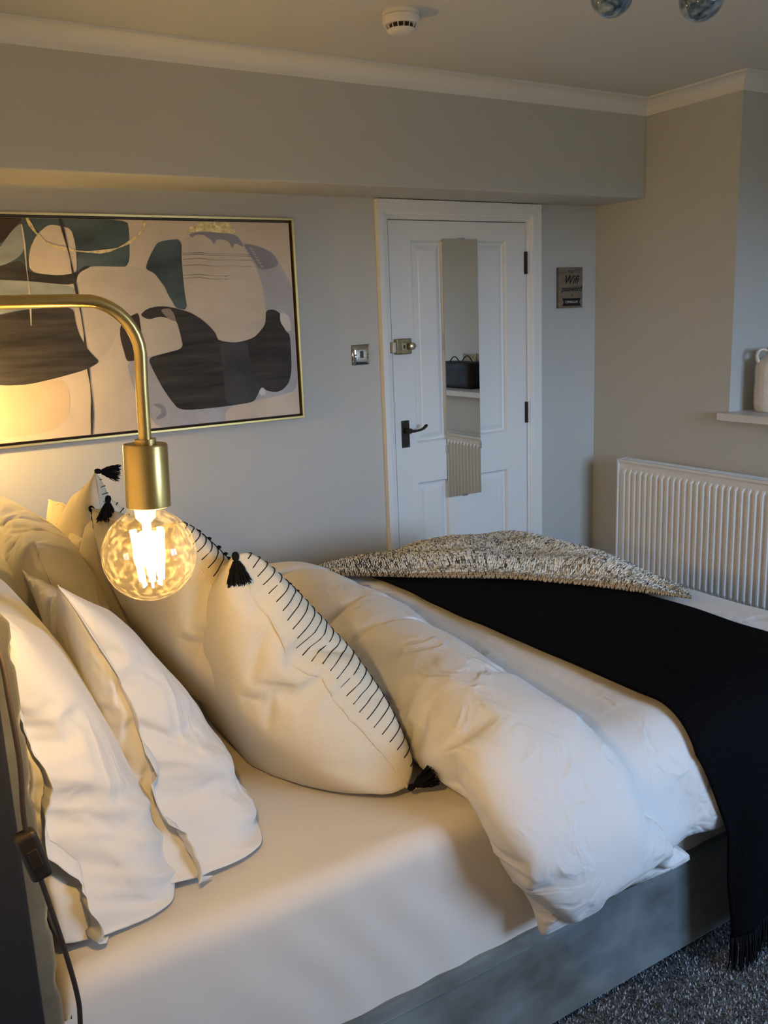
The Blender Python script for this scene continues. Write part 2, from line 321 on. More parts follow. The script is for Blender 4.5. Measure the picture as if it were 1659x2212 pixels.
ART=[('teal',0.3,[(0.441,1.966),(0.642,1.967),(0.989,1.964),(0.994,1.927),(0.983,1.797),(0.909,1.801),(0.847,1.802),(0.818,1.792),(0.797,1.779),(0.782,1.735),(0.629,1.754),(0.535,1.759),(0.414,1.764)]),
('brown',0,[(0.441,1.966),(0.642,1.967),(0.603,1.931),(0.57,1.893),(0.55,1.877),(0.511,1.858),(0.426,1.851)]),
('greyblue',0.6,[(0.627,1.948),(0.592,1.919),(0.563,1.883),(0.548,1.864),(0.485,1.848),(0.478,1.795),(0.54,1.801),(0.6,1.829),(0.626,1.858),(0.634,1.909)]),
('char',0,[(0.417,1.789),(0.503,1.794),(0.58,1.816),(0.612,1.823),(0.632,1.78),(0.729,1.771),(0.79,1.779),(0.819,1.802),(0.847,1.802),(0.797,1.779),(0.782,1.735),(0.629,1.754),(0.535,1.759),(0.415,1.77)]),
('cream',0,[(0.716,1.943),(0.755,1.938),(0.79,1.928),(0.798,1.878),(0.796,1.819),(0.791,1.779),(0.729,1.771),(0.652,1.78),(0.634,1.797),(0.636,1.826),(0.646,1.865),(0.673,1.91)]),
('greyblue',0.2,[(0.415,1.77),(0.535,1.759),(0.629,1.753),(0.781,1.733),(0.775,1.705),(0.77,1.665),(0.599,1.66),(0.521,1.645),(0.397,1.631)]),
('paper',0,[(0.37,1.425),(0.497,1.404),(0.587,1.402),(0.688,1.412),(0.717,1.4),(0.72,1.337),(0.707,1.281),(0.676,1.249),(0.633,1.229),(0.532,1.222),(0.345,1.235)]),
('bone',0,[(0.846,1.8),(0.951,1.8),(1.008,1.797),(1.051,1.79),(1.078,1.772),(1.091,1.748),(1.11,1.712),(1.122,1.683),(1.133,1.64),(1.141,1.596),(1.151,1.545),(1.157,1.501),(1.088,1.483),(1.012,1.469),(0.993,1.545),(0.988,1.602),(0.93,1.594),(0.904,1.549),(0.878,1.509),(0.841,1.465),(0.813,1.491),(0.795,1.52),(0.777,1.569),(0.768,1.611),(0.768,1.658),(0.776,1.705),(0.793,1.745),(0.818,1.785)]),
('lav',0,[(1.43,1.886),(1.503,1.872),(1.56,1.846),(1.59,1.793),(1.629,1.732),(1.63,1.625),(1.64,1.305),(1.536,1.285),(1.432,1.274),(1.309,1.257),(1.303,1.184),(1.038,1.199),(0.998,1.255),(0.955,1.346),(0.943,1.405),(0.937,1.459),(1.008,1.473),(1.326,1.515),(1.503,1.659),(1.471,1.787),(1.443,1.846)]),
('teal',0.4,[(1.184,1.898),(1.185,1.824),(1.183,1.725),(1.187,1.638),(1.141,1.647),(1.129,1.676),(1.116,1.698),(1.107,1.726),(1.091,1.748),(1.071,1.776),(1.04,1.79),(1.05,1.818),(1.068,1.849),(1.085,1.873),(1.097,1.886),(1.135,1.894)]),
('lavdark',0,[(1.43,1.886),(1.503,1.872),(1.56,1.846),(1.584,1.799),(1.496,1.779),(1.466,1.831)]),
('brown',0.3,[(0.926,1.591),(0.946,1.611),(0.969,1.625),(0.999,1.637),(1.001,1.588),(1.003,1.531),(1.008,1.473),(0.974,1.464),(0.937,1.459),(0.93,1.499),(0.921,1.549)]),
('char',0.5,[(1.002,1.626),(1.029,1.647),(1.067,1.656),(1.104,1.655),(1.141,1.647),(1.194,1.631),(1.238,1.604),(1.271,1.573),(1.293,1.546),(1.298,1.52),(1.366,1.507),(1.417,1.514),(1.46,1.531),(1.496,1.564),(1.51,1.628),(1.544,1.631),(1.573,1.615),(1.575,1.58),(1.59,1.545),(1.61,1.528),(1.61,1.454),(1.607,1.383),(1.593,1.336),(1.564,1.31),(1.537,1.301),(1.494,1.308),(1.47,1.329),(1.451,1.3),(1.431,1.27),(1.355,1.265),(1.264,1.261),(1.121,1.262),(1.087,1.31),(1.061,1.356),(1.036,1.413),(1.015,1.469),(1.08,1.482),(1.157,1.497),(1.151,1.545),(1.141,1.596),(1.13,1.604),(1.079,1.62),(1.033,1.608)]),
('greybrown',0,[(1.081,1.645),(1.119,1.648),(1.133,1.626),(1.139,1.597),(1.115,1.605),(1.094,1.623)]),
('char2',0.4,[(1.302,1.51),(1.366,1.504),(1.421,1.51),(1.424,1.449),(1.44,1.386),(1.466,1.33),(1.431,1.27),(1.309,1.265),(1.312,1.364),(1.308,1.44)]),
('bone',0,[(1.188,1.898),(1.242,1.911),(1.32,1.919),(1.404,1.918),(1.43,1.886),(1.447,1.849),(1.473,1.809),(1.494,1.76),(1.506,1.697),(1.51,1.628),(1.504,1.574),(1.478,1.546),(1.451,1.524),(1.4,1.511),(1.342,1.51),(1.299,1.524),(1.289,1.554),(1.268,1.581),(1.242,1.604),(1.216,1.623),(1.187,1.638),(1.181,1.703),(1.18,1.775),(1.181,1.839)]),
('gold',0,[(1.193,1.919),(1.21,1.931),(1.23,1.946),(1.254,1.955),(1.277,1.962),(1.324,1.961),(1.375,1.961),(1.394,1.943),(1.408,1.918),(1.36,1.921),(1.321,1.924),(1.282,1.927),(1.243,1.925)]),
('lavdark',0,[(1.212,1.915),(1.23,1.902),(1.238,1.913),(1.273,1.915),(1.306,1.892),(1.313,1.878),(1.327,1.899),(1.374,1.893),(1.387,1.86),(1.397,1.886),(1.436,1.868),(1.426,1.889),(1.404,1.917),(1.321,1.922),(1.266,1.924)]),
('white',0,[(1.57,1.615),(1.595,1.614),(1.613,1.598),(1.618,1.544),(1.596,1.541),(1.582,1.561),(1.57,1.58)]),
('white',0,[(1.453,1.307),(1.47,1.328),(1.487,1.306),(1.483,1.297),(1.463,1.292)]),
('char',0.8,[(0.396,1.624),(0.521,1.643),(0.598,1.658),(0.683,1.662),(0.766,1.661),(0.768,1.611),(0.776,1.566),(0.795,1.52),(0.816,1.491),(0.839,1.465),(0.786,1.44),(0.688,1.419),(0.587,1.402),(0.497,1.404),(0.371,1.431)]),
('lavdark',0,[(1.017,1.297),(1.047,1.298),(1.068,1.274),(1.066,1.248),(1.038,1.236),(1.019,1.241),(1.047,1.257),(1.049,1.276),(1.031,1.285)])]
LINES=[('gold',6,[(0.645,1.964),(0.655,1.939),(0.668,1.916),(0.696,1.884),(0.727,1.868),(0.759,1.862),(0.798,1.854),(0.838,1.851),(0.88,1.851),(0.915,1.856),(0.944,1.864),(0.973,1.876),(0.999,1.89),(1.019,1.904),(1.035,1.921),(1.047,1.938),(1.053,1.962)]),
('char',5,[(0.755,1.966),(0.761,1.924),(0.768,1.878),(0.775,1.825),(0.779,1.772),(0.785,1.705),(0.791,1.637),(0.794,1.568),(0.793,1.513),(0.794,1.443),(0.796,1.387),(0.795,1.33),(0.79,1.274),(0.781,1.203)]),
('bone',3,[(0.626,1.941),(0.628,1.877),(0.625,1.8),(0.625,1.748),(0.624,1.709),(0.621,1.656),(0.617,1.603)]),
('greybrown',1,[(1.187,1.846),(1.252,1.849),(1.314,1.843),(1.378,1.844),(1.467,1.841)]),
('greybrown',1,[(1.186,1.84),(1.251,1.843),(1.313,1.837),(1.377,1.838),(1.467,1.835)]),
('greybrown',1,[(1.185,1.824),(1.25,1.828),(1.312,1.821),(1.376,1.822),(1.466,1.819)]),
('greybrown',1,[(1.182,1.802),(1.248,1.805),(1.31,1.798),(1.374,1.799),(1.464,1.796)]),
('greybrown',1,[(1.179,1.766),(1.245,1.769),(1.307,1.762),(1.371,1.763),(1.347,1.76)]),
('greybrown',1,[(1.178,1.755),(1.244,1.758),(1.306,1.75),(1.37,1.751),(1.346,1.748)]),
('white',1.2,[(1.457,1.868),(1.469,1.862)]),
('white',1.2,[(1.464,1.857),(1.475,1.851)]),
('white',1.2,[(1.47,1.846),(1.482,1.84)]),
('white',1.2,[(1.477,1.835),(1.489,1.829)]),
('white',1.2,[(1.483,1.824),(1.495,1.818)]),
('white',1.2,[(1.49,1.812),(1.502,1.807)]),
('white',1.2,[(1.497,1.801),(1.509,1.795)])]
def smooth_poly(P,it=2):
    for _ in range(it):
        Q=[]
        for i in range(len(P)):
            a=P[i];b=P[(i+1)%len(P)]
            Q+=[(a[0]*.8+b[0]*.2,a[1]*.8+b[1]*.2),(a[0]*.2+b[0]*.8,a[1]*.2+b[1]*.8)]
        P=Q
    return P
yy=D-.0342; names={'teal':'teal_patch','brown':'brown_patch','greyblue':'grey_blue_patch','char':'charcoal_patch','char2':'smoky_patch','cream':'cream_patch','paper':'sand_patch','bone':'bone_patch','lav':'lavender_patch','lavdark':'slate_patch','greybrown':'umber_patch','white':'pale_patch','gold':'gold_leaf'}
from mathutils.geometry import tessellate_polygon
X0c,X1c=ax0+.019,ax1-.019; Z0c,Z1c=az0+.019,az1-.019
pm=MB(); keys=list(AM)
for kk,(nm,g,P) in enumerate(ART):
    P=smooth_poly(P); P=[(min(max(x,X0c),X1c),min(max(z,Z0c),Z1c)) for x,z in P]
    Q=[]
    for p in P:
        if not Q or abs(p[0]-Q[-1][0])+abs(p[1]-Q[-1][1])>1e-4: Q.append(p)
    yk=yy-.00012*kk
    V=[Vector((x,yk,z)) for x,z in Q]; tr=tessellate_polygon([[Vector((x,z,0)) for x,z in Q]])
    pm.add(V,tr,keys.index(nm))
for kk,(nm,w,P) in enumerate(LINES):
    yk=yy-.00012*(len(ART)+kk); V=[];F=[]; w=w*.0011
    P=[(min(max(x,X0c),X1c),min(max(z,Z0c),Z1c)) for x,z in P]
    for i,p in enumerate(P):
        a=P[max(i-1,0)];b=P[min(i+1,len(P)-1)]; dx,dz_=b[0]-a[0],b[1]-a[1]; l=math.hypot(dx,dz_) or 1
        wi=w*(.6+.4*math.sin(i*1.7)) ; V+=[(p[0]-dz_/l*wi,yk,p[1]+dx/l*wi),(p[0]+dz_/l*wi,yk,p[1]-dx/l*wi)]
    for i in range(len(P)-1): F.append((2*i,2*i+1,2*i+3,2*i+2))
    pm.add(V,F,keys.index(nm))
po_=pm.obj('painted_shapes',mats=[AM[k] for k in keys],parent=aroot)
ks.append(po_)
rebase(aroot,ks); tag(aroot,'large abstract painting of charcoal, teal and cream shapes in a thin gold frame','painting')
# ---------------- radiator ----------------
radm=mat('radiator_white',(.82,.82,.80),.35)
rx,ry0,ry1,rz0,rz1=3.238,1.35,3.088,.262,.852
rroot=empty('radiator',((rx+XB)/2,2.2,rz0)); ks=[]
# pressed front panel: trapezoid ribs
pitch=.0335; prof=[]; y=ry1-.035
def rib_section():
    P=[(ry1-.006,0)]; y=ry1-.030
    while y-pitch>ry0+.02:
        P+=[(y,0),(y-.006,.009),(y-.015,.009),(y-.021,0)]; y-=pitch
    P.append((ry0+.006,0)); return P
S=rib_section()
zl=[(rz0,0),(rz0+.028,0),(rz0+.046,1),(rz1-.062,1),(rz1-.044,0),(rz1-.006,0)]
V=[];F=[];n=len(S)
for z,k in zl:
    for (y,d) in S: V.append((rx+.010-(d*k),y,z))
for i in range(len(zl)-1):
    for k in range(n-1): F.append((i*n+k,(i+1)*n+k,(i+1)*n+k+1,i*n+k+1))
pf=mesh_obj('front_panel',V,F,radm,rroot); ks.append(pf)
m=MB(); m.box(rx+.011,rx+.018,ry0,ry1,rz0,rz1-.004); m.box(XB-.040,XB-.034,ry0+.01,ry1-.01,rz0+.01,rz1-.01); ks.append(m.obj('back_panel',radm,rroot))
m=MB(); m.box(rx,rx+.0105,ry1-.006,ry1,rz0,rz1); m.box(rx+.0,XB-.03,ry1,ry1+.004,rz0,rz1); ks.append(m.obj('side_panel',radm,rroot,bevel=.002))
m=MB(); m.box(rx+.0,XB-.03,ry0-.004,ry0,rz0,rz1); ks.append(m.obj('side_panel',radm,rroot,bevel=.002))
m=MB(); m.box(rx+.001,rx+.0085,ry0,ry1,rz1-.012,rz1); m.box(rx+.0085,rx+.018,ry0,ry1,rz1-.003,rz1)
m.box(XB-.045,XB-.030,ry0,ry1,rz1-.004,rz1)
y=ry0+.01
while y<ry1-.02: m.box(rx+.018,XB-.045,y,y+.006,rz1-.006,rz1-.001); y+=.016
ks.append(m.obj('top_grille',radm,rroot))
for y in (ry0+.2,ry1-.2): ks.append(MB().box(XB-.034,XB-.0005,y-.02,y+.02,rz0+.05,rz1-.05).obj('wall_bracket',radm,rroot))
m=MB(); m.tube([(rx+.04,ry1-.02,rz0+.0),(rx+.04,ry1-.02,.0)],.009,12); ks.append(m.obj('pipe',radm,rroot,smooth=True))
rebase(rroot,ks); tag(rroot,'white ribbed panel radiator on the right wall below the sill','radiator')
# ---------------- sill, vase, things seen in the mirror ----------------
m=MB(); m.box(XB-.045,XA,YW+.0,Y1+.0,1.078,1.112); m.box(XB-.045,XB,Y1,Y1+.03,1.078,1.112)
struct(m.obj('trim_4',mat('sill_white',(.70,.68,.66),.4),bevel=.003))
vroot=empty('ceramic_jug',(3.475,2.42,1.112)); vx,vy,vz=3.475,2.42,1.1125
cer=mat('glazed_ceramic',(.66,.60,.52),.22,coat=.5,var=.06,vscale=30)
prof=[(0.0,0),(.060,0),(.066,.004),(.070,.015),(.0725,.03),(.0725,.195),(.069,.210),(.060,.224),(.045,.236),(.033,.243),(.030,.250),(.031,.268),(.034,.274),(.031,.275),(.026,.268),(.025,.25)]
n=96; V=[];F=[]
fine=[]
for i in range(len(prof)-1):
    a,b=prof[i],prof[i+1]; st=40 if i==4 else 2
    for k in range(st): fine.append((a[0]+(b[0]-a[0])*k/st,a[1]+(b[1]-a[1])*k/st))
fine.append(prof[-1])
for r,z in fine:
    for k in range(n):
        w=2*math.pi*k/n; rr=r
        if .035<z<.19:
            row=(z-.035)/.024; f=row-int(row); c=(k%6)/6
            d=math.hypot((f-.5)/.42,(c-.5)/.36); rr+= .0022*math.exp(-((d-.75)/.22)**2)
        V.append((rr*math.cos(w),rr*math.sin(w),z))
for i in range(len(fine)-1):
    for k in range(n): F.append((i*n+k,i*n+(k+1)%n,(i+1)*n+(k+1)%n,(i+1)*n+k))
mesh_obj('jug_body',V,F,cer,vroot,True)
for s in (-1,1):
    a=math.radians(-32); dx,dy=math.cos(a)*s,math.sin(a)*s
    P=[(dx*r,dy*r,z) for r,z in ((.030,.262),(.045,.270),(.060,.268),(.070,.258),(.073,.242),(.070,.226),(.064,.216))]
    MB().tube(P,[.007,.0075,.008,.008,.008,.0085,.009],12).obj('jug_handle',cer,vroot,smooth=True)
tag(vroot,'cream glazed two-handled jug with embossed pattern on the white sill','jug')
# bag on the sill (seen in the door mirror)
broot=empty('handbag',(3.47,2.02,1.112)); 
bagm=mat('black_leather',(.008,.007,.006),.75,bump=.3,bscale=120)
G=14;V=[];F=[]
m=MB()
def softbox(x0,x1,y0,y1,z0,z1,amp=.006,seed=0):
    bm=bmesh.new(); bmesh.ops.create_cube(bm,size=2); bmesh.ops.subdivide_edges(bm,edges=bm.edges,cuts=8,use_grid_fill=True)
    c=Vector(((x0+x1)/2,(y0+y1)/2,(z0+z1)/2)); V=[]
    for v in bm.verts:
        p=v.co.copy(); q=Vector([math.copysign(abs(t)**.9,t) for t in p]); l=(abs(q.x)**8+abs(q.y)**8+abs(q.z)**8)**(1/8); q/=l
        w=Vector((q.x*(x1-x0)/2,q.y*(y1-y0)/2,q.z*(z1-z0)/2)); nn=noise.noise(w*14+Vector((seed,0,0)))
        V.append(c+w*(1+nn*amp*10)); 
    F=[[v.index for v in f.verts] for f in bm.faces]; bm.free(); 
    zm=min(v.z for v in V); V=[Vector((v.x,v.y,v.z-zm+z0)) for v in V]
    return V,F
V,F=softbox(-.075,.075,-.20,.20,0,.165); mesh_obj('bag_body',V,F,bagm,broot,True)
for xx in(-.05,.05):
    MB().tube([(xx,-.06+.12*k/10,.158+.042*math.sin(math.pi*k/10)) for k in range(11)],.004,8).obj('bag_strap',bagm,broot,smooth=True)
tag(broot,'black soft handbag on the sill, seen in the door mirror','bag')
# double socket on the recess wall (seen in the mirror)
qroot=empty('wall_socket',(XA,1.87,1.23)); ks=[]
ks.append(MB().box(XA-.009,XA,1.797,1.943,1.232,1.318).obj('socket_plate',chrome,qroot,bevel=.003))
dk=mat('socket_insert',(.05,.05,.05),.4)
for yc in (1.833,1.907):
    for (a,b,c,d) in ((-.003,.003,.052,.062),(-.013,-.008,.030,.037),(.008,.013,.030,.037),(-.007,.007,.070,.080)):
        ks.append(MB().box(XA-.0095,XA-.0088,yc+a,yc+b,1.232+c,1.232+d).obj('socket_slot',dk,qroot))
rebase(qroot,ks); tag(qroot,'chrome double socket above the sill, seen in the door mirror','socket')
# ---------------- smoke detector ----------------
droot=empty('smoke_detector',(1.653,2.50,ZC)); plast=mat('white_plastic',(.78,.76,.72),.3)
MB().lathe([(.0,0),(.056,0),(.057,-.004),(.057,-.013),(.055,-.0135)],(0,0,0),48).obj('detector_base',plast,droot,smooth=True)
MB().lathe([(.055,-.0137),(.0575,-.016),(.0575,-.030),(.054,-.038),(.049,-.039),(.047,-.036)],(0,0,0),48).obj('detector_body',plast,droot,smooth=True)
MB().lathe([(.036,-.034),(.036,-.052)],(0,0,0),32).obj('sensor_chamber',mat('chamber_dark',(.04,.03,.02),.7),droot)
MB().lathe([(.0,-.060),(.030,-.060),(.040,-.057),(.044,-.052),(.043,-.0505),(.0,-.0505)],(0,0,0),48).obj('detector_cap',plast,droot,smooth=True)
for k in range(16):
    a=2*math.pi*k/16; c,s=math.cos(a),math.sin(a)
    MB().tube([(.050*c,.050*s,-.037),(.0425*c,.0425*s,-.053)],.0016,6).obj('detector_rib',plast,droot)
tag(droot,'round white smoke detector on the ceiling','smoke detector')
# ---------------- glass pendant cluster ----------------
gx,gy=1.485,1.405
croot=empty('ceiling_light',(gx,gy,ZC)); chr2=mat('pendant_chrome',(.7,.7,.7),.12,1)
MB().lathe([(0,0),(.07,0),(.07,-.012),(.06,-.022),(.012,-.026),(.012,-.07),(0,-.075)],(0,0,0),40).obj('canopy',chr2,croot,smooth=True)
g=bpy.data.materials.new('marbled_blue_glass'); g.use_nodes=True; N=g.node_tree.nodes; L=g.node_tree.links; b=N['Principled BSDF']
b.inputs['Roughness'].default_value=.03; b.inputs['Transmission Weight'].default_value=.75; b.inputs['IOR'].default_value=1.3; b.inputs['Coat Weight'].default_value=1
tc=N.new('ShaderNodeTexCoord'); nz=N.new('ShaderNodeTexNoise'); nz.inputs['Scale'].default_value=14; nz.inputs['Distortion'].default_value=3.5; nz.inputs['Detail'].default_value=3
cr=N.new('ShaderNodeValToRGB'); cr.color_ramp.elements[0].position=.38; cr.color_ramp.elements[0].color=(.07,.14,.24,1); cr.color_ramp.elements[1].position=.66; cr.color_ramp.elements[1].color=(.88,.94,.98,1)
e=cr.color_ramp.elements.new(.5); e.color=(.34,.50,.64,1)
L.new(tc.outputs['Object'],nz.inputs['Vector']); L.new(nz.outputs['Fac'],cr.inputs['Fac']); L.new(cr.outputs['Color'],b.inputs['Base Color'])
C0=[(1.590,1.556,2.262),(1.712,1.414,2.230)]
mid=Vector(((C0[0][0]+C0[1][0])/2,(C0[0][1]+C0[1][1])/2)); dv=(Vector(C0[1][:2])-Vector(C0[0][:2])); rad=dv.length/(2*math.sin(math.radians(36)))
pr=Vector((-dv.y,dv.x)).normalized(); 
if pr.dot(Vector((1,0)))>0: pr=-pr
cen=mid+pr*rad*math.cos(math.radians(36)); croot.location=(cen.x,cen.y,ZC)
a0=math.atan2(C0[0][1]-cen.y,C0[0][0]-cen.x); a1=math.atan2(C0[1][1]-cen.y,C0[1][0]-cen.x)
for k in range(5):
    a=a0+(a1-a0)*k; z=[2.262,2.230,2.275,2.25,2.27][k]-ZC; c=(rad*math.cos(a),rad*math.sin(a))
    arm=MB().tube([(.03*math.cos(a),.03*math.sin(a),-.05),(c[0]*.6,c[1]*.6,-.045),(c[0]*.92,c[1]*.92,-.06),(c[0],c[1],-.09),(c[0],c[1],z+.062)],.004,8).obj('arm',chr2,croot,smooth=True)
    MB().lathe([(.0,.075),(.016,.075),(.018,.050),(.018,.046),(0,.046)],(c[0],c[1],z),24).obj('lamp_cap',chr2,arm,smooth=True)
    rs=.0475
    P=[(rs*math.sin(t),-rs*math.cos(t)) for t in [math.pi*i/24 for i in range(0,22)]]
    inn=[(max(0,(rs-.003))*math.sin(t),-(rs-.003)*math.cos(t)) for t in [math.pi*i/24 for i in range(21,-1,-1)]]
    MB().lathe([(max(r,0),zz) for r,zz in P+inn],(c[0],c[1],z),40).obj('globe_shade',g,arm,smooth=True)
    MB().lathe([(0,-.012),(.008,-.010),(.010,0),(.007,.02),(.007,.046)],(c[0],c[1],z),16).obj('capsule_bulb',mat('gold_bulb',(.5,.36,.14),.25,.9),arm,smooth=True)
tag(croot,'ceiling light with blue marbled glass globes at the top edge','ceiling light')
# ---------------- wall lamps ----------------
fil=bpy.data.materials.new('filament_glow'); fil.use_nodes=True; N=fil.node_tree.nodes; N.remove(N['Principled BSDF']); em=N.new('ShaderNodeEmission'); em.inputs['Color'].default_value=(1,.615,.195,1); em.inputs['Strength'].default_value=FIL_EMIT
fil.node_tree.links.new(em.outputs[0],N['Material Output'].inputs['Surface'])
bg_=bpy.data.materials.new('thin_bulb_glass'); bg_.use_nodes=True; N=bg_.node_tree.nodes; L=bg_.node_tree.links; N.remove(N['Principled BSDF'])
tr=N.new('ShaderNodeBsdfTransparent'); tr.inputs['Color'].default_value=(.97,.93,.84,1); gl=N.new('ShaderNodeBsdfGlossy'); gl.inputs['Roughness'].default_value=.04
lw=N.new('ShaderNodeLayerWeight'); lw.inputs['Blend'].default_value=.12; mm_=N.new('ShaderNodeMath'); mm_.operation='MULTIPLY_ADD'; mm_.inputs[1].default_value=.35; mm_.inputs[2].default_value=.03
L.new(lw.outputs['Facing'],mm_.inputs[0]); mx=N.new('ShaderNodeMixShader'); L.new(mm_.outputs[0],mx.inputs[0]); L.new(gl.outputs[0],mx.inputs[2])
# dusty film on the glass scatters a little of the filament light
tl=N.new('ShaderNodeBsdfTranslucent'); tl.inputs['Color'].default_value=(.9,.8,.6,1); tcg=N.new('ShaderNodeTexCoord'); ng=N.new('ShaderNodeTexNoise'); ng.inputs['Scale'].default_value=160; ng.inputs['Detail'].default_value=4
rg=N.new('ShaderNodeValToRGB'); rg.color_ramp.elements[0].position=.45; rg.color_ramp.elements[0].color=(.0015,.0015,.0015,1); rg.color_ramp.elements[1].position=.75; rg.color_ramp.elements[1].color=(.012,.012,.012,1)
L.new(tcg.outputs['Object'],ng.inputs['Vector']); L.new(ng.outputs['Fac'],rg.inputs['Fac']); m2=N.new('ShaderNodeMixShader'); L.new(rg.outputs['Color'],m2.inputs[0]); L.new(tr.outputs[0],m2.inputs[1]); L.new(tl.outputs[0],m2.inputs[2])
L.new(m2.outputs[0],mx.inputs[1]); L.new(mx.outputs[0],N['Material Output'].inputs['Surface'])
cordm=mat('brown_cord',(.018,.011,.007),.6)
def wall_lamp(y,full=True):
    r=empty('wall_lamp',(XH,y,1.61)); X=XH; ks=[]
    ks.append(MB().lathe([(0,0),(.055,0),(.055,.014),(.050,.018),(0,.018)],(X,y,1.615),40,axis=(1,0,0)).obj('wall_plate',brass,r,smooth=True))
    P=[(X+.016,y,1.6165),(.10,y,1.6160),(.205,y,1.6155)]
    cx_,cz_,R=.2150,1.5625,.053
    for k in range(1,10): a=math.pi/2*(1-k/9); P.append((cx_+R*math.cos(a),y,cz_+R*math.sin(a)))
    P+= [(.2660,y,1.53),(.2640,y,1.473)]
    ks.append(MB().tube(P,.0064,20).obj('arm',brass,r,smooth=True))
    bx=.2610; tilt=Vector((.055,0,-1)).normalized()*-1
    ks.append(MB().lathe([(.011,.008),(.011,.002),(.0,.002)],(.2640,y,1.468),24).obj('collar',brass,r,smooth=True))
    sk=[(.0,.0),(.018,.0),(.0215,.001),(.0225,-.001),(.0228,-.064),(.0215,-.0645),(.0205,-.060),(.019,-.02)]
    ks.append(MB().lathe(sk,(.2635,y,1.470),48,axis=Vector((.04,0,1))).obj('lamp_holder',brass,r,smooth=True))
    bc=(.2565,y,1.3545); bp=[]
    for k in range(0,21): t=math.pi*k/24; bp.append((.0487*math.sin(t),-.0487*math.cos(t)))
    bp+=[(.0195,.0455),(.0180,.050),(.0175,.058)]
    glass=MB().lathe(bp,bc,48).obj('light_bulb',bg_,r,smooth=True); ks.append(glass)
    sub=[]
    sub.append(MB().lathe([(.012,.060),(.010,.040),(.0045,.034),(.0045,.022),(0,.02)],bc,16).obj('bulb_stem',mat('stem_glass',(.9,.8,.6),.3),glass,smooth=True))
    for k in range(6):
        a=2*math.pi*k/6+.3; c,s=math.cos(a),math.sin(a)
        sub.append(MB().tube([(bc[0]+.016*c,y+.016*s,bc[2]+.026),(bc[0]+.011*c,y+.011*s,bc[2]-.026)],.0034,8).obj('filament',fil,glass))
    for k in range(6):
        a=2*math.pi*k/6+.3; c,s=math.cos(a),math.sin(a)
        sub.append(MB().tube([(bc[0]+.011*c,y+.011*s,bc[2]-.026),(bc[0]+.010*c,y+.010*s,bc[2]-.033),(bc[0]+.007*c,y+.007*s,bc[2]-.031)],.0012,5).obj('filament_wire',fil,glass))
    # cord down the wall side with an inline switch
    K=[(X+.02,y,1.60),(X+.05,y+.03,1.45),(.03,y+.06,1.33),(.095,y+.09,1.27),(.111,y+.1,1.243),(.114,y+.1,1.188),(.116,y+.1,1.115),(.112,y+.1,1.043),(.118,y+.1,.985),(.126,y+.1,.933),(.136,y+.1,.866),(.1435,y+.1,.797),(.142,y+.1,.75),(.13,y+.1,.6),(.10,y+.1,.3),(.04,y+.1,.02)]
    Q=[]
    for i in range(len(K)-1):
        p0=Vector(K[max(i-1,0)]);p1=Vector(K[i]);p2=Vector(K[i+1]);p3=Vector(K[min(i+2,len(K)-1)])
        for s in range(6):
            t=s/6; Q.append(.5*((2*p1)+(p2-p0)*t+(2*p0-5*p1+4*p2-p3)*t*t+(3*p1-p0-3*p2+p3)*t**3))
    Q.append(Vector(K[-1]))
    cord=MB().tube(Q,.0031,10).obj('cord',cordm,r,smooth=True); ks.append(cord)
    sw=MB(); sw.box(-.0125,.0125,-.010,.010,-.032,.032); so=sw.obj('inline_switch',mat('switch_brown',(.012,.008,.005),.4),cord,bevel=.006,seg=4)
    so.data.transform(Matrix.Translation((.1165,y+.1,1.000))@Matrix.Rotation(-.22,4,'Y')); sub.append(so)
    rc=MB().box(-.006,.006,-.0125,-.009,-.012,.012).obj('switch_rocker',mat('switch_brown',(0,0,0)),cord,bevel=.001)
    rc.data.transform(Matrix.Translation((.1165,y+.1,1.000))@Matrix.Rotation(-.22,4,'Y')); sub.append(rc)
    rebase(r,ks+sub)
    return r
l1=wall_lamp(.9); tag(l1,'brass wall lamp with lit round filament bulb hanging over the pillows','lamp','bedside wall lamps')
l2=wall_lamp(3.02); tag(l2,'brass wall lamp at the far side of the bed','lamp','bedside wall lamps')
# ---------------- bed ----------------
BY0,BY1,BX0,BX1=1.272,2.79,.165,2.20   # base
ZB,ZM=.283,.600
velvet=mat('grey_crushed_velvet',(.095,.118,.125),.75,var=.6,vscale=7,bump=.15,bscale=500,sheen=.5,detail=7,stretch=(1,1,1.6))
bed=empty('bed',((BX0+BX1)/2,2.03,0)); ks=[]
m=MB(); m.box(BX0,BX1,BY0,BY1,.018,ZB); ks.append(m.obj('base',velvet,bed,bevel=.010,seg=3))
ks.append(MB().tube([(BX0,BY0-.0005,.252),(BX1,BY0-.0005,.252)],.0022,6).obj('seam',velvet,bed))
for x in (BX0+.1,BX1-.1):
    for y in (BY0+.1,BY1-.1): ks.append(MB().lathe([(.02,0),(.022,.018)],(x,y,0),16).obj('foot',mat('foot_plastic',(.02,.02,.02),.5),bed))
navy=mat('headboard_back_fabric',(.006,.007,.011),.95,bump=.3,bscale=700)
ks.append(MB().box(-.02,.1265,1.212,2.83,.02,1.20).obj('headboard_back',navy,bed,bevel=.006))
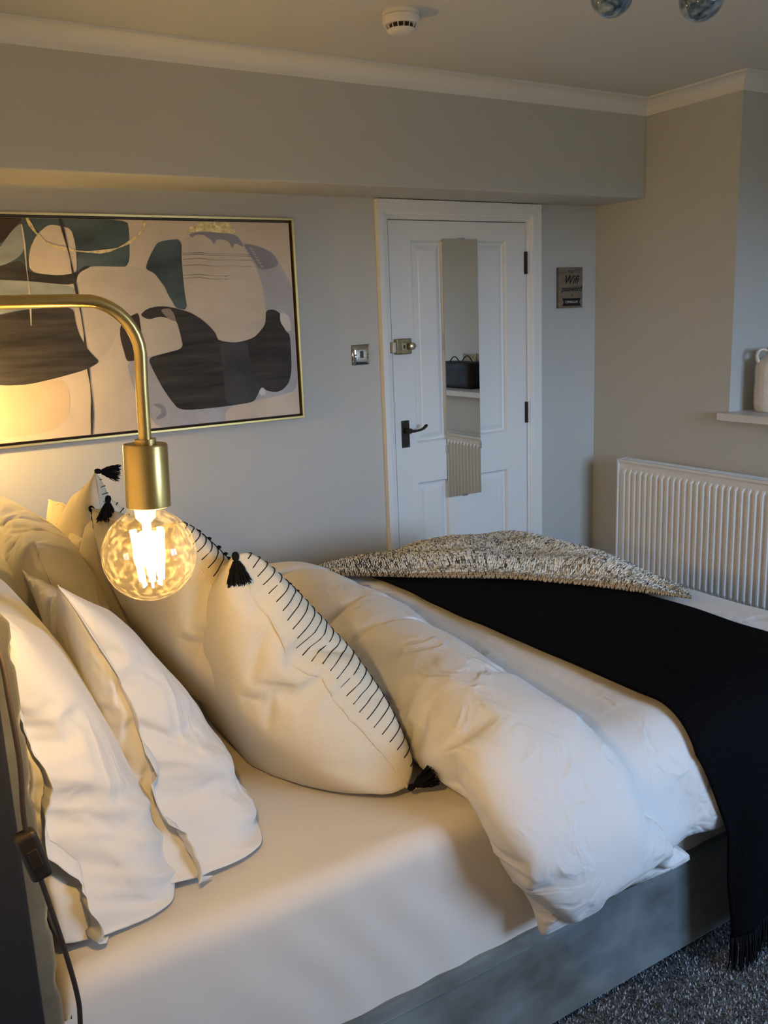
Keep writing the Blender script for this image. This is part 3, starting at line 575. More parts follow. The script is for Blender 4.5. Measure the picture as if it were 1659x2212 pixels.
# quilted velvet pad
quilt=mat('olive_grey_velvet',(.075,.068,.045),.8,var=.25,vscale=14,bump=.2,bscale=400,sheen=.3)
G1,G2=150,110; V=[];F=[]
for i in range(G1+1):
    for j in range(G2+1):
        y=1.240+(2.84-1.240)*i/G1; z=.05+(1.17)*j/G2
        a=(y*1+z)/.105; b=(y-z)/.105
        fa=abs(a-round(a)); fb=abs(b-round(b))
        q=min(1,fa*5)*min(1,fb*5)
        ed=min(1,min(y-1.240,2.84-y,(1.22-z))/.022); ed=max(ed,0)
        V.append((.116+.036*math.sqrt(1-(1-ed)**2)+.006*q*ed,y,z))
for i in range(G1):
    for j in range(G2): F.append((i*(G2+1)+j,i*(G2+1)+j+1,(i+1)*(G2+1)+j+1,(i+1)*(G2+1)+j))
ks.append(mesh_obj('headboard_pad',V,F,quilt,bed,True))
rebase(bed,ks); tag(bed,'bed with grey crushed velvet base and quilted headboard','bed')
# mattress in fitted sheet
def nz(x,y,z=0): return noise.noise(Vector((x,y,z)))
def rounded_slab(x0,x1,y0,y1,z0,z1,r,nx,ny,fn):
    # top + near/far/foot/head faces as one draped grid
    V=[];F=[]
    def sec(n,a,b,depth):
        L=(b-a); tot=L+2*depth; P=[]
        for i in range(n+1):
            s=-depth+tot*i/n; P.append((a,s) if s<0 else ((b,L-s) if s>L else (a+s,0)))
        return P
    return V,F
def mattress():
    x0,x1,y0,y1=.160,2.24,1.284,2.775; V=[];F=[]
    def side(n,a,b,z0,z1,r):
        P=[]; h=z1-z0-r
        k1=int(n*.14)
        for i in range(k1): P.append((a,z0+h*i/k1))
        for i in range(7): w=math.pi*(1-.5*i/6); P.append((a+r+r*math.cos(w),z1-r+r*math.sin(w)))
        k2=n-2*k1
        for i in range(1,k2): P.append((a+r+(b-a-2*r)*i/k2,z1))
        for i in range(7): w=math.pi/2*(1-i/6); P.append((b-r+r*math.cos(w),z1-r+r*math.sin(w)))
        for i in range(1,k1+1): P.append((b,z1-r-h*i/k1))
        return P
    PY=side(110,y0,y1,ZB,ZM,.045); NX=170; n=len(PY)
    for i in range(NX+1):
        t=i/NX; x=x0+(x1-x0)*t; ed=min(x-x0,x1-x); dr=0
        if ed<.04: dr=.04-math.sqrt(max(0,.04**2-(.04-ed)**2))
        for (y,z) in PY:
            zz=z; 
            if z>ZM-.05: zz=z-dr
            top=max(0,min(1,(z-.5)/.1)); sidew=1-top
            # sheet tension creases: diagonal ripples on the side, gentle swell on top
            w=.0035*math.sin(60*(x*.9+z*.5)+3*nz(x*4,z*5))*sidew*max(0,nz(x*3,y*3,2)+.35)
            yy=y-w if y<1.5 else y
            if top>0: zz+=.0022*nz(x*5,y*4,1)*top+.0022*math.sin(110*(y*.75+x*.35)+4*nz(x*6,y*6,5))*top*max(0,nz(x*2.5,y*2.5,9)+.2)
            V.append((x,yy,zz))
    for i in range(NX):
        for k in range(n-1): F.append((i*n+k,(i+1)*n+k,(i+1)*n+k+1,i*n+k+1))
    F.append(tuple(range(n))); F.append(tuple(NX*n+k for k in range(n))[::-1])
    return V,F
V,F=mattress(); mt=empty('mattress',(1.17,2.03,ZB)); o=mesh_obj('fitted_sheet',V,F,sheetm,mt,True); o.data.set_sharp_from_angle(angle=math.radians(60)); rebase(mt,[o])
tag(mt,'mattress in a smooth white fitted sheet on the grey bed base','mattress')
# ---------------- cloth solver ----------------
def sim(V,F,frames=22,pressure=4,shrink=0,bend=.05,tension=15,pin=None,press=None,grav=0):
    me=bpy.data.meshes.new('t');me.from_pydata([tuple(map(float,v)) for v in V],[],[tuple(f) for f in F]);me.update()
    o=bpy.data.objects.new('t',me);SC.collection.objects.link(o)
    if pin is not None:
        g=o.vertex_groups.new(name='pin')
        for i,w in enumerate(pin):
            if w>0: g.add([i],float(w),'REPLACE')
    if press is not None:
        g=o.vertex_groups.new(name='press')
        for i,w in enumerate(press): g.add([i],float(w),'REPLACE')
    m=o.modifiers.new('c','CLOTH');s=m.settings
    s.quality=5;s.mass=.15;s.tension_stiffness=tension;s.compression_stiffness=tension;s.shear_stiffness=tension*.4
    s.bending_stiffness=bend;s.use_pressure=True;s.uniform_pressure_force=pressure
    s.effector_weights.gravity=grav; s.shrink_min=shrink; s.shrink_max=shrink; s.air_damping=5
    if pin is not None:s.vertex_group_mass='pin'
    if press is not None:s.vertex_group_pressure='press'
    m.collision_settings.use_collision=False;m.collision_settings.use_self_collision=False
    m.point_cache.frame_start=1;m.point_cache.frame_end=frames+1
    for f in range(1,frames+1): SC.frame_set(f)
    ev=o.evaluated_get(bpy.context.evaluated_depsgraph_get()); me2=ev.to_mesh()
    A=np.empty(len(me2.vertices)*3);me2.vertices.foreach_get('co',A);ev.to_mesh_clear()
    bpy.data.objects.remove(o);bpy.data.meshes.remove(me); SC.frame_set(1)
    return A.reshape(-1,3)
def pillow_mesh(L,H,nu,nv,open_end=False,th=.02):
    V=[];F=[];idx={}
    def vid(i,j,s):
        edge=(i==0 and not open_end) or i==nu or j in(0,nv)
        k=(i,j,0 if edge else s)
        if k not in idx:
            a=2*i/nu-1;c=2*j/nv-1
            z=0 if edge else s*max(.003,th*math.sqrt(max(0,(1-a*a)*(1-c*c))))
            idx[k]=len(V);V.append((a*L/2,c*H/2,z))
        return idx[k]
    for s in(1,-1):
        for i in range(nu):
            for j in range(nv):
                q=[vid(i,j,s),vid(i+1,j,s),vid(i+1,j+1,s),vid(i,j+1,s)]; F.append(q if s>0 else q[::-1])
    G={s:[[vid(i,j,s) for j in range(nv+1)] for i in range(nu+1)] for s in(1,-1)}
    return V,F,G
def warp_place(A,U,Vv,Nn,P,th=1,bend=0,fat=0,sag=0,twist=0,thb=None,blunt=1,bow=0):
    """local (u,v,w)->world. fat: thicker toward the bottom; bend: curve across height"""
    U=Vector(U).normalized(); Nn=Vector(Nn); Nn=(Nn-U*Nn.dot(U)).normalized(); Vv=Nn.cross(U) if Nn.cross(U).dot(Vector(Vv))>0 else U.cross(Nn)
    hv=np.abs(A[:,1]).max(); hu=np.abs(A[:,0]).max()
    u,v,w=A[:,0],A[:,1],np.where(A[:,2]>0,A[:,2]*th,A[:,2]*(th if thb is None else thb))
    if blunt!=1:
        wm=np.abs(w[w>0]).max(); wb=np.abs(w[w<0]).max(); ex=blunt*(1+(.5 if thb is not None else 0)*v/hv)
        w=np.where(w>0,wm*np.clip(w/wm,0,1)**ex,-wb*np.clip(-w/wb,0,1)**((1+ex)/2))
    w=w*(1-fat*v/hv); w=w+bend*(1-(v/hv)**2)
    v=v-sag*(1-(u/hu)**2)*(v>0)*(v/hv); w=w+twist*(u/hu)*(v/hv)
    M=np.array([list(U),list(Vv),list(Nn)])
    return np.stack([u,v,w],1)@M+np.array(P)
# ---------------- pillows ----------------
import time
PL,PH,NU,NV=.74,.66,84,62
def pillow_sim(seed,open_end=True,pr=5):
    V,F,G=pillow_mesh(PL,PH,NU,NV,open_end)
    V=[(x+.004*nz(x*9,y*9,seed),y+.004*nz(x*9,y*9,seed+5),z+.012*nz(x*7,y*7,seed+9)*(1 if abs(z)>.0001 else 0)) for x,y,z in V]
    pg=[ (0.0 if x<-PL/2+.06 else min(1,(x+PL/2-.06)/.08)) if open_end else 1 for x,y,z in V]
    return sim(V,F,24,pr,pin=None,press=pg,bend=.015,tension=12,shrink=-.03),F,G
def subsurf(o,l=1):
    md=o.modifiers.new('smooth','SUBSURF'); md.levels=l; md.render_levels=l
pillow_specs=[
 dict(seed=1,top=(.152,1.345,1.190),bot=(.190,1.335,.612),U=(.02,1,0),N=(1,.02,.10),th=.95,thb=.20,fat=.62,lip=.05,drop=.16,bend=.01,label='white pillow nearest the headboard on the near side of the bed'),
 dict(seed=2,top=(.270,1.50,1.170),bot=(.375,1.390,.612),U=(.03,1,-.02),N=(1,.04,.20),th=.86,thb=.50,fat=.60,lip=.05,drop=.19,bend=.05,label='white pillow between the near headboard pillow and the striped cushions'),
 dict(seed=3,top=(.215,2.10,1.09),bot=(.24,2.12,.612),U=(.0,1,0),N=(1,0,.1),th=.9,thb=.3,fat=.3,bend=0,lip=.04,drop=.05,label='white pillow against the headboard on the far side, at the left picture edge'),
 dict(seed=4,top=(.335,2.11,1.12),bot=(.39,2.12,.612),U=(.02,1,0),N=(1,0,.2),th=1.0,thb=.6,fat=.3,bend=.03,lip=.04,drop=.05,label='white pillow with gathered corner in front of the far headboard pillow'),
]
for sp in pillow_specs:
    A,F,G=pillow_sim(sp['seed'],False)
    U=Vector(sp['U']).normalized(); top=Vector(sp['top']); bot=Vector(sp['bot']); Hv=(top-bot).length
    Vd=(top-bot).normalized(); U=(U-Vd*U.dot(Vd)).normalized()
    A=A.copy(); A[:,1]*=Hv/(A[:,1].max()-A[:,1].min())
    ctr=(top+bot)/2
    Nn=Vector(sp['N']); Vd=(top-bot).normalized(); Nn=(Nn-Vd*Nn.dot(Vd)); 
    c=ctr+U*(-A[:,0].min())
    W=warp_place(A,U,Vd,Nn,list(c),sp['th'],sp['bend'],sp['fat'],thb=sp['thb'],blunt=.62)
    wn=np.clip(A[:,2]/A[:,2].max(),0,1)**.55; lo=np.clip((1.05-W[:,2])/.36,0,1)
    W[:,2]-=sp['drop']*wn*lo; W[:,0]+=.35*sp['drop']*wn*lo
    fold_=np.array([nz(p[1]*3.0,p[2]*15+p[0]*9,sp['seed']) for p in W]); fold_=np.clip(1-np.abs(fold_)*3.2,0,1)**1.5
    nearE=np.clip(1.15-(A[:,0]-A[:,0].min())/.35,0,1)*lo*wn
    W[:,0]+=.030*fold_*nearE; W[:,1]-=.012*fold_*nearE
    W[:,2]=np.where(W[:,2]<.64,.602+.038*np.exp((W[:,2]-.64)/.038),W[:,2]); W[:,0]=np.maximum(W[:,0],.156)
    root=empty('pillow',(c.x,c.y,.602))
    o=mesh_obj('pillowcase',W,F,cotton,root,True); subsurf(o)
    # tail of the pillowcase: a flat hem standing past the end seam and tucked forward over the sheet
    V=[];FF=[]; K=6; Nu=Vector(list(Nn)).normalized(); rail=[]
    for j in range(NV,-1,-1): t=1-j/NV; rail.append((Vector(W[G[1][0][j]]),(.006+.044*t**1.3)*math.sqrt(max(0,1-t**9)),t))
    cpt=rail[-1][0]; Nf=Vector((Nu.x,Nu.y,0)).normalized(); NX_=0
    for q in range(1,NX_+1): t=q/NX_; rail.append((cpt+Nf*(sp['lip']*t)+Vector((0,.012*math.sin(3*t),.006)),.050*math.sqrt(max(0,1-t**3)),1+t))
    for q,(p,l,t) in enumerate(rail):
        for k in range(K+1):
            f=k/K; dn=-.35 if t<=1 else -.25
            side=Nu*(.014*math.sin(q*.23+sp['seed'])*f*f*min(1,t)) 
            v=p-Vector(list(U))*(l*f)+Vector((0,0,dn*l*f))+side
            v.z=max(v.z,.6045+.008*math.sin(f*3.1)*(t>1)); v.x=max(v.x,.158); V.append(v)
    for q in range(len(rail)-1):
        for k in range(K): a_=q*(K+1)+k; FF.append((a_,a_+K+1,a_+K+2,a_+1))
    fo=mesh_obj('case_hem',V,FF,cotton,root,True); md=fo.modifiers.new('thick','SOLIDIFY'); md.thickness=.0016; md.offset=0
    rebase(root,[o,fo]); tag(root,sp['label'],'pillow')
# ---------------- cushions ----------------
CL=.58;NC=64
def strands(c,d,n,ln,r0,spread,seed,droop=.0):
    rn=random.Random(seed); m=MB(); d=Vector(d).normalized(); a=d.orthogonal().normalized(); b=d.cross(a)
    m.lathe([(0,-.004),(.005,-.002),(.0075,.004),(.0065,.011),(.0045,.014),(.0055,.018),(.0075,.022),(0,.03)],c,12,axis=d)
    for k in range(n):
        w=rn.uniform(0,2*math.pi); rr=math.sqrt(rn.random()); e=a*math.cos(w)+b*math.sin(w)
        l=ln*rn.uniform(.85,1.08); P=[]
        for s in range(4):
            t=s/3; P.append(Vector(c)+d*(.015+l*t)+e*(.0045+spread*rr*t**.8)+Vector((0,0,-droop*t*t))+e*.002*math.sin(t*6+k))
        m.tube(P,[.0013,.0015,.0014,.0009],4,cap=False)
    return m
cush_specs=[
 dict(seed=11,top=(.600,1.57,1.150),bot=(.885,1.415,.622),U=(-.15,.98,-.0),N=(.88,.18,.40),th=1.25,blunt=.62,label='striped tassel cushion in front, its tassel lying on the sheet',tas=[((-.05,-.3,-1),0),((.9,-.25,.35),0)]),
 dict(seed=12,top=(.512,1.61,1.225),bot=(.76,1.57,.72),U=(-.1,.98,.0),N=(.9,.05,.40),th=1.0,label='striped tassel cushion leaning directly behind the front cushion',tas=[((0,0,1),1),((.5,.6,-.5),0)]),
 dict(seed=13,top=(.510,2.10,1.200),bot=(.74,1.95,.66),U=(-.05,.95,-.25),N=(.88,.05,.42),th=.85,label='striped tassel cushion on the far side with hanging tassel, behind the bulb',tas=[((-.25,-.3,-1),0),((.5,.6,-.5),0)]),
 dict(seed=14,top=(.555,2.38,1.222),bot=(.60,2.22,.68),U=(-.05,.93,-.28),N=(.9,.0,.3),th=.75,label='rearmost striped tassel cushion with its tip tassel flopped over',tas=[((1,-.2,-.2),0),((.5,.6,-.5),0)]),
]
V0,F0,G0=pillow_mesh(CL,CL,NC,NC)
V0=[(x+.003*nz(x*9,y*9,3),y+.003*nz(x*9,y*9,8),z+.010*nz(x*6,y*6,2)*(1 if abs(z)>.0001 else 0)) for x,y,z in V0]
C0=sim(V0,F0,26,4,bend=.06,tension=14)
def csample(A,G,s,i,j):
    i=min(max(i,0),NC-1e-6);j=min(max(j,0),NC-1e-6);a=int(i);b=int(j);fi=i-a;fj=j-b;g=G[s]
    return A[g[a][b]]*(1-fi)*(1-fj)+A[g[a+1][b]]*fi*(1-fj)+A[g[a][b+1]]*(1-fi)*fj+A[g[a+1][b+1]]*fi*fj
for sp in cush_specs:
    U=Vector(sp['U']).normalized(); top=Vector(sp['top']); bot=Vector(sp['bot']); Vd=(top-bot).normalized(); U=(U-Vd*U.dot(Vd)).normalized()
    A=C0.copy(); A[:,1]*=(top-bot).length/(A[:,1].max()-A[:,1].min()); 
    c=(top+bot)/2+U*(-A[:,0].min()); Nn=Vector(sp['N']); Nn=Nn-Vd*Nn.dot(Vd)
    W=warp_place(A,U,Vd,Nn,list(c),sp['th'],sp.get('bend',0),sp.get('fat',.12),blunt=sp.get('blunt',.9))
    W[:,2]=np.maximum(W[:,2],.603)
    root=empty('cushion',(c.x,c.y,.603)); ks=[]
    cv=mesh_obj('cover',W,F0,linen,root,True); subsurf(cv); ks.append(cv)
    edge=[G0[1][0][j] for j in range(NC+1)]+[G0[1][i][NC] for i in range(1,NC+1)]+[G0[1][NC][j] for j in range(NC-1,-1,-1)]+[G0[1][i][0] for i in range(NC-1,-1,-1)]
    Nv=np.array(list(Nn.normalized()))
    ks.append(MB().tube([W[e] for e in edge],.0022,6,cap=False).obj('piping',linen,root,smooth=True))
    em=MB(); kn=[]
    nl=27
    for k in range(nl):
        j=NC*(.045+.91*k/(nl-1)); f=k/(nl-1)*2-1
        L1=14+17*abs(((k*1.0/ (nl-1))*2)%1-.5)*2 if 3<k<nl-4 else 6+1.3*min(k,nl-1-k)
        P=[]
        for s in range(13):
            i=1.1+(L1)*s/12; p=csample(W,G0,1,i,j)+Nv*.0016; P.append(p)
        em.tube(P,.0011,5)
        if 3<k<nl-4: kn.append(P[-1])
    ks.append(em.obj('stitched_stripes',blackth,root))
    for q_,p in enumerate(kn): ks.append(strands(p,Nv*.6+np.array([0,-.2,-.4]),7,.007,.001,.003,q_).obj('thread_knot',blackth,root) if False else MB().lathe([(0,-.001),(.0035,.001),(.0045,.004),(.002,.009),(0,.010)],p,8,axis=Vector(Nv)+Vector((0,0,-.5))).obj('thread_knot',blackth,root))
    cn=[W[G0[1][0][NC]],W[G0[1][0][0]],W[G0[1][NC][NC]],W[G0[1][NC][0]]]
    dirs=[t[0] for t in sp['tas']]+[(.5,.3,-1),(.5,.4,-.4)]
    for q_,(p,dv_) in enumerate(zip(cn,dirs)):
        p=np.array(p); p[2]=max(p[2],.612)
        big=1.15
        if (sp['seed']==12 and q_<2) or (sp['seed']>12 and q_>=2): continue
        ks.append(strands(p,dv_,90,.040*big,.001,.017*big,q_+5).obj('tassel',blackth,root))
    rebase(root,ks); tag(root,sp['label'],'cushion','cream cushions with black stitched stripes and tassels')
# ---------------- duvet ----------------
def bed_section(off,zn,zf,r=.045,flare=.0,n=150):
    """closed polyline across the bed from near hem, over the top, to far hem; returns pts, normals"""
    y0,y1,zt=1.284-off,2.775+off,ZM+off; R=r+off; P=[];N=[]
    def seg(a,b,k):
        for i in range(k): t=i/k; yield a+(b-a)*t
    kn=max(8,int((zt-R-zn)/.014))
    for z in seg(zn,zt-R,kn): P.append((y0,z)); N.append((-1,0))
    ka=14
    for i in range(ka): w=math.pi*(1-.5*i/ka); P.append((y0+R+R*math.cos(w),zt-R+R*math.sin(w))); N.append((math.cos(w),math.sin(w)))
    for y in seg(y0+R,y1-R,90): P.append((y,zt)); N.append((0,1))
    for i in range(ka): w=math.pi/2*(1-i/ka); P.append((y1-R+R*math.cos(w),zt-R+R*math.sin(w))); N.append((math.cos(w),math.sin(w)))
    for z in seg(zt-R,zf,18): P.append((y1,z)); N.append((1,0))
    P.append((y1,zf)); N.append((1,0))
    return np.array(P),np.array(N)
def ridge(x,y,s): 
    return (1-abs(nz(x,y,s))*2.2)
HEM=.392
def hang_t(P,zt=.60,zh=HEM): # 0 on top, 1 at the near hem
    t=np.clip((zt-P[:,1])/(zt-zh),0,1); return t*(P[:,0]<1.6)
# body (lower layer)
def duvet_body():
    P,N=bed_section(.078,HEM-.004,.40); t=hang_t(P)
    V=[];F=[];n=len(P); X0,X1=1.12,2.325; NX=130
    rows=[]
    # foot end: goes over the foot edge
    foot=[(X1,0,0)]
    for i in range(NX+1):
        x=X0+(X1-.055-X0)*i/NX; rows.append((x,0.0))
    for k in range(1,9): w=math.pi/2*k/8; rows.append((X1-.055+.055*math.sin(w),.055*(1-math.cos(w))))
    for k in range(1,13): rows.append((X1+.004*k/12,.055+.25*k/12))
    for (x,drop) in rows:
        for k in range(n):
            y,z=P[k]; ny,nzv=N[k]; tt=t[k]
            xx=x+.075*tt*min(1,max(0,(x-1.12)/.4))*max(0,1-max(0,x-1.6)/.5)
            d=.006*nz(x*3,y*3,3)+.004*nz(x*9,y*7+z*7,4)
            d+=.0045*ridge(x*5+y*2,y*3-x*2,7)*(.5 if tt<.05 else 1)
            d+=tt*(.018+.008*math.sin(x*38+2*nz(x*4,z*4)))
            d-= .05*max(0,tt-.8)/.2*.4
            scale=1-min(1,drop/.5)*0
            V.append((xx+(0 if drop==0 else .006*nz(y*8,drop*8)),y+ny*d,z+nzv*d-drop*(1 if nzv>.2 else 0.0)-(drop*.0)))
    R=len(rows)
    for i in range(R-1):
        for k in range(n-1): F.append((i*n+k,i*n+k+1,(i+1)*n+k+1,(i+1)*n+k))
    # hem return (inner layer) so the duvet has thickness
    b=len(V)
    for i in range(R):
        v=V[i*n]; V.append((v[0],v[1]+.035,v[2]+.006)); 
    for i in range(R): v=V[i*n]; V.append((v[0],max(v[1]+.05,1.262),v[2]+.12))
    for i in range(R-1):
        F.append((i*n,(i+1)*n,b+i+1,b+i)); F.append((b+i,b+i+1,b+R+i+1,b+R+i))
    return V,F
V,F=duvet_body()
duv=empty('duvet',(1.6,2.03,.6)); body=mesh_obj('duvet_body',V,F,cotton2,duv,True); 
# folded-back band
def duvet_fold():
    P,N=bed_section(.0,.352,.42,r=.05); t=hang_t(P,zh=.36); n=len(P); NT=56; V=[];F=[];pin=[]
    for k in range(n):
        y,z=P[k]; ny,nv=N[k]; tt=t[k]; e=min(1,(k)/7.0); e=math.sqrt(1-(1-e)**2) if e<1 else 1
        xa=.975+.105*tt**1.3-.03*math.exp(-((y-1.33)/.2)**2)*(1-tt); xb=1.345+.165*tt+.05*max(0,min(1,(y-1.5)/.6))
        xa+=.015*math.sin(y*7)+.10*max(0,min(1,(y-1.9)/.7)); 
        T=.150-.02*tt; T2=.112
        for q in range(NT):
            w=2*math.pi*q/NT; c,s=math.cos(w),math.sin(w)
            a=math.copysign(abs(c)**.62,c); h=math.copysign(abs(s)**.75,s)
            f=(a+1)/2                              # 0 head edge .. 1 fold line
            Tt=T*(1-f)+T2*f; Tt*= .10+.90*e
            x=xa+(xb-xa)*f; hh=Tt/2+h*Tt/2
            if h<0 : hh=Tt/2+h*Tt/2*1.0
            base=.0 if tt<=0 else 0
            d=hh+ (1-e)*.06+ .012*tt
            V.append((x+.03*a*abs(a)**5*(1-e),y+ny*d,z+nv*d-.035*abs(a)**6*(1-e)*(y<1.6))); pin.append(1.0 if (h<-.55 or (k<2 and abs(a)>.93)) else 0.0)
    for k in range(n-1):
        for q in range(NT): F.append((k*NT+q,k*NT+(q+1)%NT,(k+1)*NT+(q+1)%NT,(k+1)*NT+q))
    F.append(tuple(range(NT))[::-1]); F.append(tuple((n-1)*NT+q for q in range(NT)))
    return V,F,pin
V,F,pin=duvet_fold()
_a=np.array([list(v) for v in V]); 
vol=0
for f in F[:-2]: vol+=np.dot(_a[f[0]],np.cross(_a[f[1]],_a[f[2]]))+np.dot(_a[f[0]],np.cross(_a[f[2]],_a[f[3]]))
if vol<0: F=[f[::-1] for f in F]
print('fold vol',vol)
A=sim(V,F,14,1.5,shrink=-.085,bend=.012,tension=11,pin=pin)
fold=mesh_obj('folded_back_band',A,F,cotton2,duv,True); subsurf(fold)
rebase(duv,[body,fold]); tag(duv,'puffy white duvet folded back towards the foot of the bed','duvet')
# ---------------- black throw ----------------
def throw():
    P,N=bed_section(.092,.105,.30); t=hang_t(P); n=len(P); V=[];F=[]; NX=70; X0,X1=1.515,2.092
    for i in range(NX+1):
        u=i/NX
        for k in range(n):
            y,z=P[k]; ny,nv=N[k]; tt=t[k]; low=max(0,(HEM-z))/.28 if y<1.6 else 0
            x=X0+(X1-X0)*u + .085*tt*(1-u)+.030*low+.006*math.sin(y*6)
            d=.006*nz(x*3,y*3,3)+.004*nz(x*9,y*7+z*7,4)+.003*nz(x*6,y*5,8)
            d+=tt*(.024+.006*math.sin(x*38+2*nz(x*4,z*4)))+low*(.006*math.sin(x*30+1))
            V.append((x,y+ny*d,z+nv*d))
    for i in range(NX):
        for k in range(n-1): F.append((i*n+k,i*n+k+1,(i+1)*n+k+1,(i+1)*n+k))
    return V,F,n,NX
V,F,n,NX=throw()
tm=bpy.data.materials.new('black_waffle_throw'); tm.use_nodes=True; Nn_=tm.node_tree.nodes; Lk=tm.node_tree.links; b=Nn_['Principled BSDF']
b.inputs['Base Color'].default_value=(.003,.003,.0042,1); b.inputs['Roughness'].default_value=.85; b.inputs['Specular IOR Level'].default_value=.05; b.inputs['Sheen Weight'].default_value=0
tc=Nn_.new('ShaderNodeTexCoord'); vo=Nn_.new('ShaderNodeTexVoronoi'); vo.inputs['Scale'].default_value=190; vo.inputs['Randomness'].default_value=.15; bp=Nn_.new('ShaderNodeBump'); bp.inputs['Strength'].default_value=.9; bp.inputs['Distance'].default_value=.003
Lk.new(tc.outputs['Object'],vo.inputs['Vector']); Lk.new(vo.outputs['Distance'],bp.inputs['Height']); Lk.new(bp.outputs['Normal'],b.inputs['Normal'])
tr_=empty('throw',(1.83,2.03,.6)); ks=[]
cl=mesh_obj('throw_cloth',V,F,tm,tr_,True); md=cl.modifiers.new('thick','SOLIDIFY'); md.thickness=.006; md.offset=-1; ks.append(cl)
rn=random.Random(3); m=MB()
hem=[V[i*n] for i in range(NX+1)]
for k in range(230):
    f=k/230*NX; i=int(f); p=Vector(hem[i]).lerp(Vector(hem[min(i+1,NX)]),f-i)
    cl_=round(k/6)*6-k; l=rn.uniform(.07,.11); cx_=cl_*.0022
    m.tube([p+Vector((0,.002,.004)),p+Vector((cx_*.6,rn.uniform(-.003,.003),-l*.4)),p+Vector((cx_+rn.uniform(-.004,.004),rn.uniform(-.006,.006),-l))],[.0022,.0024,.0014],5)
fr=m.obj('fringe',blackth,tr_); fr['kind']='stuff'; ks.append(fr)
rebase(tr_,ks); tag(tr_,'black woven throw with fringe laid across the duvet and down the bed side','throw')
# ---------------- chunky knit blanket ----------------
def crv(pts,t):
    f=t*(len(pts)-1); i=min(int(f),len(pts)-2); f-=i
    p0,p1,p2,p3=[Vector(pts[min(max(i+d,0),len(pts)-1)]) for d in(-1,0,1,2)]
    return .5*((2*p1)+(p2-p0)*f+(2*p0-5*p1+4*p2-p3)*f*f+(3*p1-p0-3*p2+p3)*f**3)
E0=[(1.335,2.70),(1.42,2.64),(1.60,2.47),(1.72,2.36),(1.86,2.23),(1.98,2.05),(2.06,1.90),(2.11,1.80),(2.145,1.73)]
E1=[(1.36,2.84),(1.50,2.86),(1.70,2.87),(1.90,2.87),(2.10,2.86),(2.24,2.75),(2.31,2.50),(2.32,2.20),(2.21,1.80)]
E0=[(x,y,0) for x,y in E0];E1=[(x,y,0) for x,y in E1]
def knit_pt(a,b):
    p=crv(E0,a).lerp(crv(E1,a),b); x,y=p.x,p.y
    base=ZM+.088
    env=math.sin(math.pi*min(1,max(0,a*1.0)))**.5 if 0<a<1 else 0
    rise=1-math.exp(-b*9)
    h=.014+rise*env*(.018+.006*math.exp(-((a-.55)/.22)**2)+.02*math.exp(-((a-.18)/.10)**2)*(b<2))
    h+=env*.018*math.exp(-((b-.32-.08*math.sin(a*9))/.10)**2)-env*.012*math.exp(-((b-.17-.05*math.sin(a*7+1))/.06)**2)+rise*env*.014*math.sin(a*17+1.1)+.010*env*math.exp(-((b-.62-.06*math.sin(a*8+2))/.10)**2)
    h+=.008*nz(x*7,y*7,6)*rise
    z=base+h
    if y>2.70: z-= ((y-2.70)**2)*2.2
    if x>2.20: z-= ((x-2.20)**2)*2.5
    return Vector((x,y,z))
GA,GB=110,70; V=[];F=[]
for i in range(GA+1):
    for j in range(GB+1): V.append(knit_pt(i/GA,j/GB))
for i in range(GA):
    for j in range(GB): F.append((i*(GB+1)+j,(i+1)*(GB+1)+j,(i+1)*(GB+1)+j+1,i*(GB+1)+j+1))
knitm=mat('knit_gap_shade',(.10,.09,.075),.95)  # dark colour of this under-sheet stands in for shade between the stitches
kr=empty('knitted_blanket',(2.0,2.4,.69)); ks=[]
kb=mesh_obj('knit_base',V,F,knitm,kr,True); ks.append(kb)
yarn=mat('marled_yarn',(.6,.58,.5),.95,attr='tint',bump=.5,bscale=600,spec=.15)
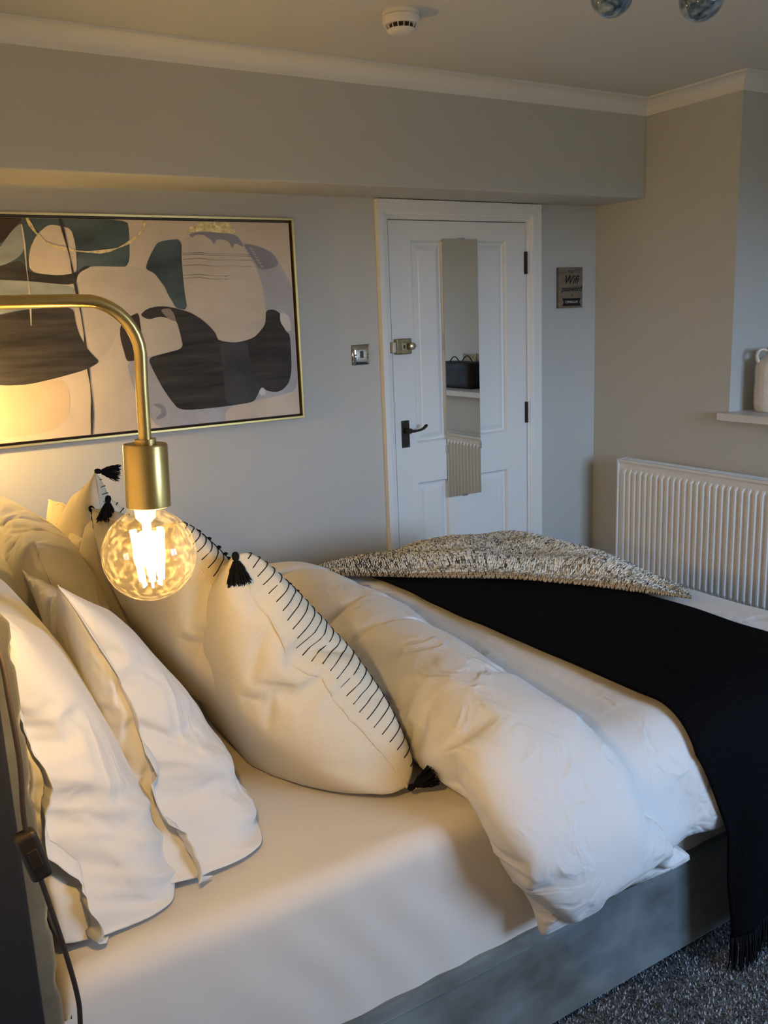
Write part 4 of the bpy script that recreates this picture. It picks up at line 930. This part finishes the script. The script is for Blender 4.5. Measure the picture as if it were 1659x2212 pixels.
# one stitch leg: fat bent lozenge
def leg_pts(c,t,w,nrm,side,ln,wd):
    P=[c-t*ln*.55+w*side*.1*wd,c-t*ln*.15+w*side*.55*wd,c+t*ln*.25+w*side*.62*wd,c+t*ln*.6+w*side*.25*wd]
    return [p+nrm*h for p,h in zip(P,(-.001,.0035,.0040,-.0005))]
rn=random.Random(9); MV=[];MF=[];MC=[]
NA,NB=104,42
for i in range(NA):
    for j in range(NB):
        a=(i+.5+rn.uniform(-.15,.15))/NA; b=(j+.5+rn.uniform(-.15,.15))/NB
        c=knit_pt(a,b); e=.004
        ta=knit_pt(min(1,a+e),b)-knit_pt(max(0,a-e),b); tb=knit_pt(a,min(1,b+e))-knit_pt(a,max(0,b-e))
        if ta.length<1e-7 or tb.length<1e-7: continue
        sa=ta.length/(2*e)/NA; sb=tb.length/(2*e)/NB
        nn=ta.cross(tb).normalized(); 
        if nn.z<0: nn=-nn
        tb=(tb-ta*(tb.dot(ta)/ta.length_squared)).normalized(); ta.normalize()
        edge=j<2
        for s in(-1,1):
            ln,wd=(sb*.8 if edge else sb*1.12),sa*.42
            P=leg_pts(c+nn*rn.uniform(0,.003),tb,ta,nn,s,ln,wd)
            r=rn.random()
            if edge: col=np.array([.46,.35,.22])*rn.uniform(.75,1.15)
            elif r<.012: col=np.array([.10,.09,.08])
            elif r<.12: col=np.array([.34,.33,.30])
            elif r<.2: col=np.array([.50,.42,.30])
            else: col=np.array([.80,.78,.70])*rn.uniform(.85,1.08)
            q=MB(); rad_=min(sa,sb)*.27; q.tube(P,[rad_*.5,rad_,rad_,rad_*.5],6); b0=len(MV); MV+=q.V; MF+=[[v+b0 for v in f] for f in q.F]; MC+=[col]*len(q.V)
            if not edge and rn.random()<.26:   # thin dark strand of the marled yarn
                P2=[p+nn*.0028+ta*rn.uniform(-.25,.25)*sa+tb*rn.uniform(-.3,.3)*sb for p in P]
                q=MB(); q.tube(P2,rad_*.34,4); b0=len(MV); MV+=q.V; MF+=[[v+b0 for v in f] for f in q.F]; MC+=[np.array([.035,.033,.03])*rn.uniform(.6,2.5)]*len(q.V)
ko=mesh_obj('knit_stitches',MV,MF,yarn,kr,True,col=np.array(MC)); ko['kind']='stuff'; ks.append(ko)
rebase(kr,ks); tag(kr,'chunky cream and grey flecked knitted blanket heaped on the far side of the bed','blanket')
# ---------------- carpet pile ----------------
nt_=125000; X=rng.uniform(.20,3.25,nt_); Y=rng.uniform(.10,1.35,nt_)
h=rng.uniform(.005,.010,nt_); r=rng.uniform(.0016,.0030,nt_); ang=rng.uniform(0,6.28,nt_); lx=rng.normal(0,.002,nt_); ly=rng.normal(0,.002,nt_)
V=np.zeros((nt_,4,3)); 
for k in range(3):
    V[:,k,0]=X+r*np.cos(ang+2.094*k); V[:,k,1]=Y+r*np.sin(ang+2.094*k); V[:,k,2]=.0005
V[:,3,0]=X+lx;V[:,3,1]=Y+ly;V[:,3,2]=h
i4=np.arange(nt_)*4; F=np.concatenate([np.stack([i4+a,i4+b,i4+3],1) for a,b in((0,1),(1,2),(2,0))])
pal=np.array([[.035,.040,.046],[.075,.085,.097],[.17,.19,.21],[.42,.46,.50]]); pc=pal[rng.choice(4,nt_,p=[.22,.28,.26,.24])]
me=bpy.data.meshes.new('carpet_pile'); me.vertices.add(nt_*4); me.vertices.foreach_set('co',V.reshape(-1)); me.loops.add(len(F)*3); me.loops.foreach_set('vertex_index',F.reshape(-1).astype(np.int32)); me.polygons.add(len(F)); me.polygons.foreach_set('loop_start',(np.arange(len(F))*3).astype(np.int32)); me.update(calc_edges=True)
ca=me.color_attributes.new('tint','FLOAT_COLOR','POINT'); cc=np.ones((nt_,4,4)); cc[:,:,:3]=pc[:,None,:]; ca.data.foreach_set('color',cc.reshape(-1))
me.materials.append(mat('carpet_pile_yarn',(.1,.1,.1),.9,attr='tint',spec=.2)); po2=bpy.data.objects.new('carpet_pile',me); SC.collection.objects.link(po2); po2.parent=fl; po2['kind']='stuff'
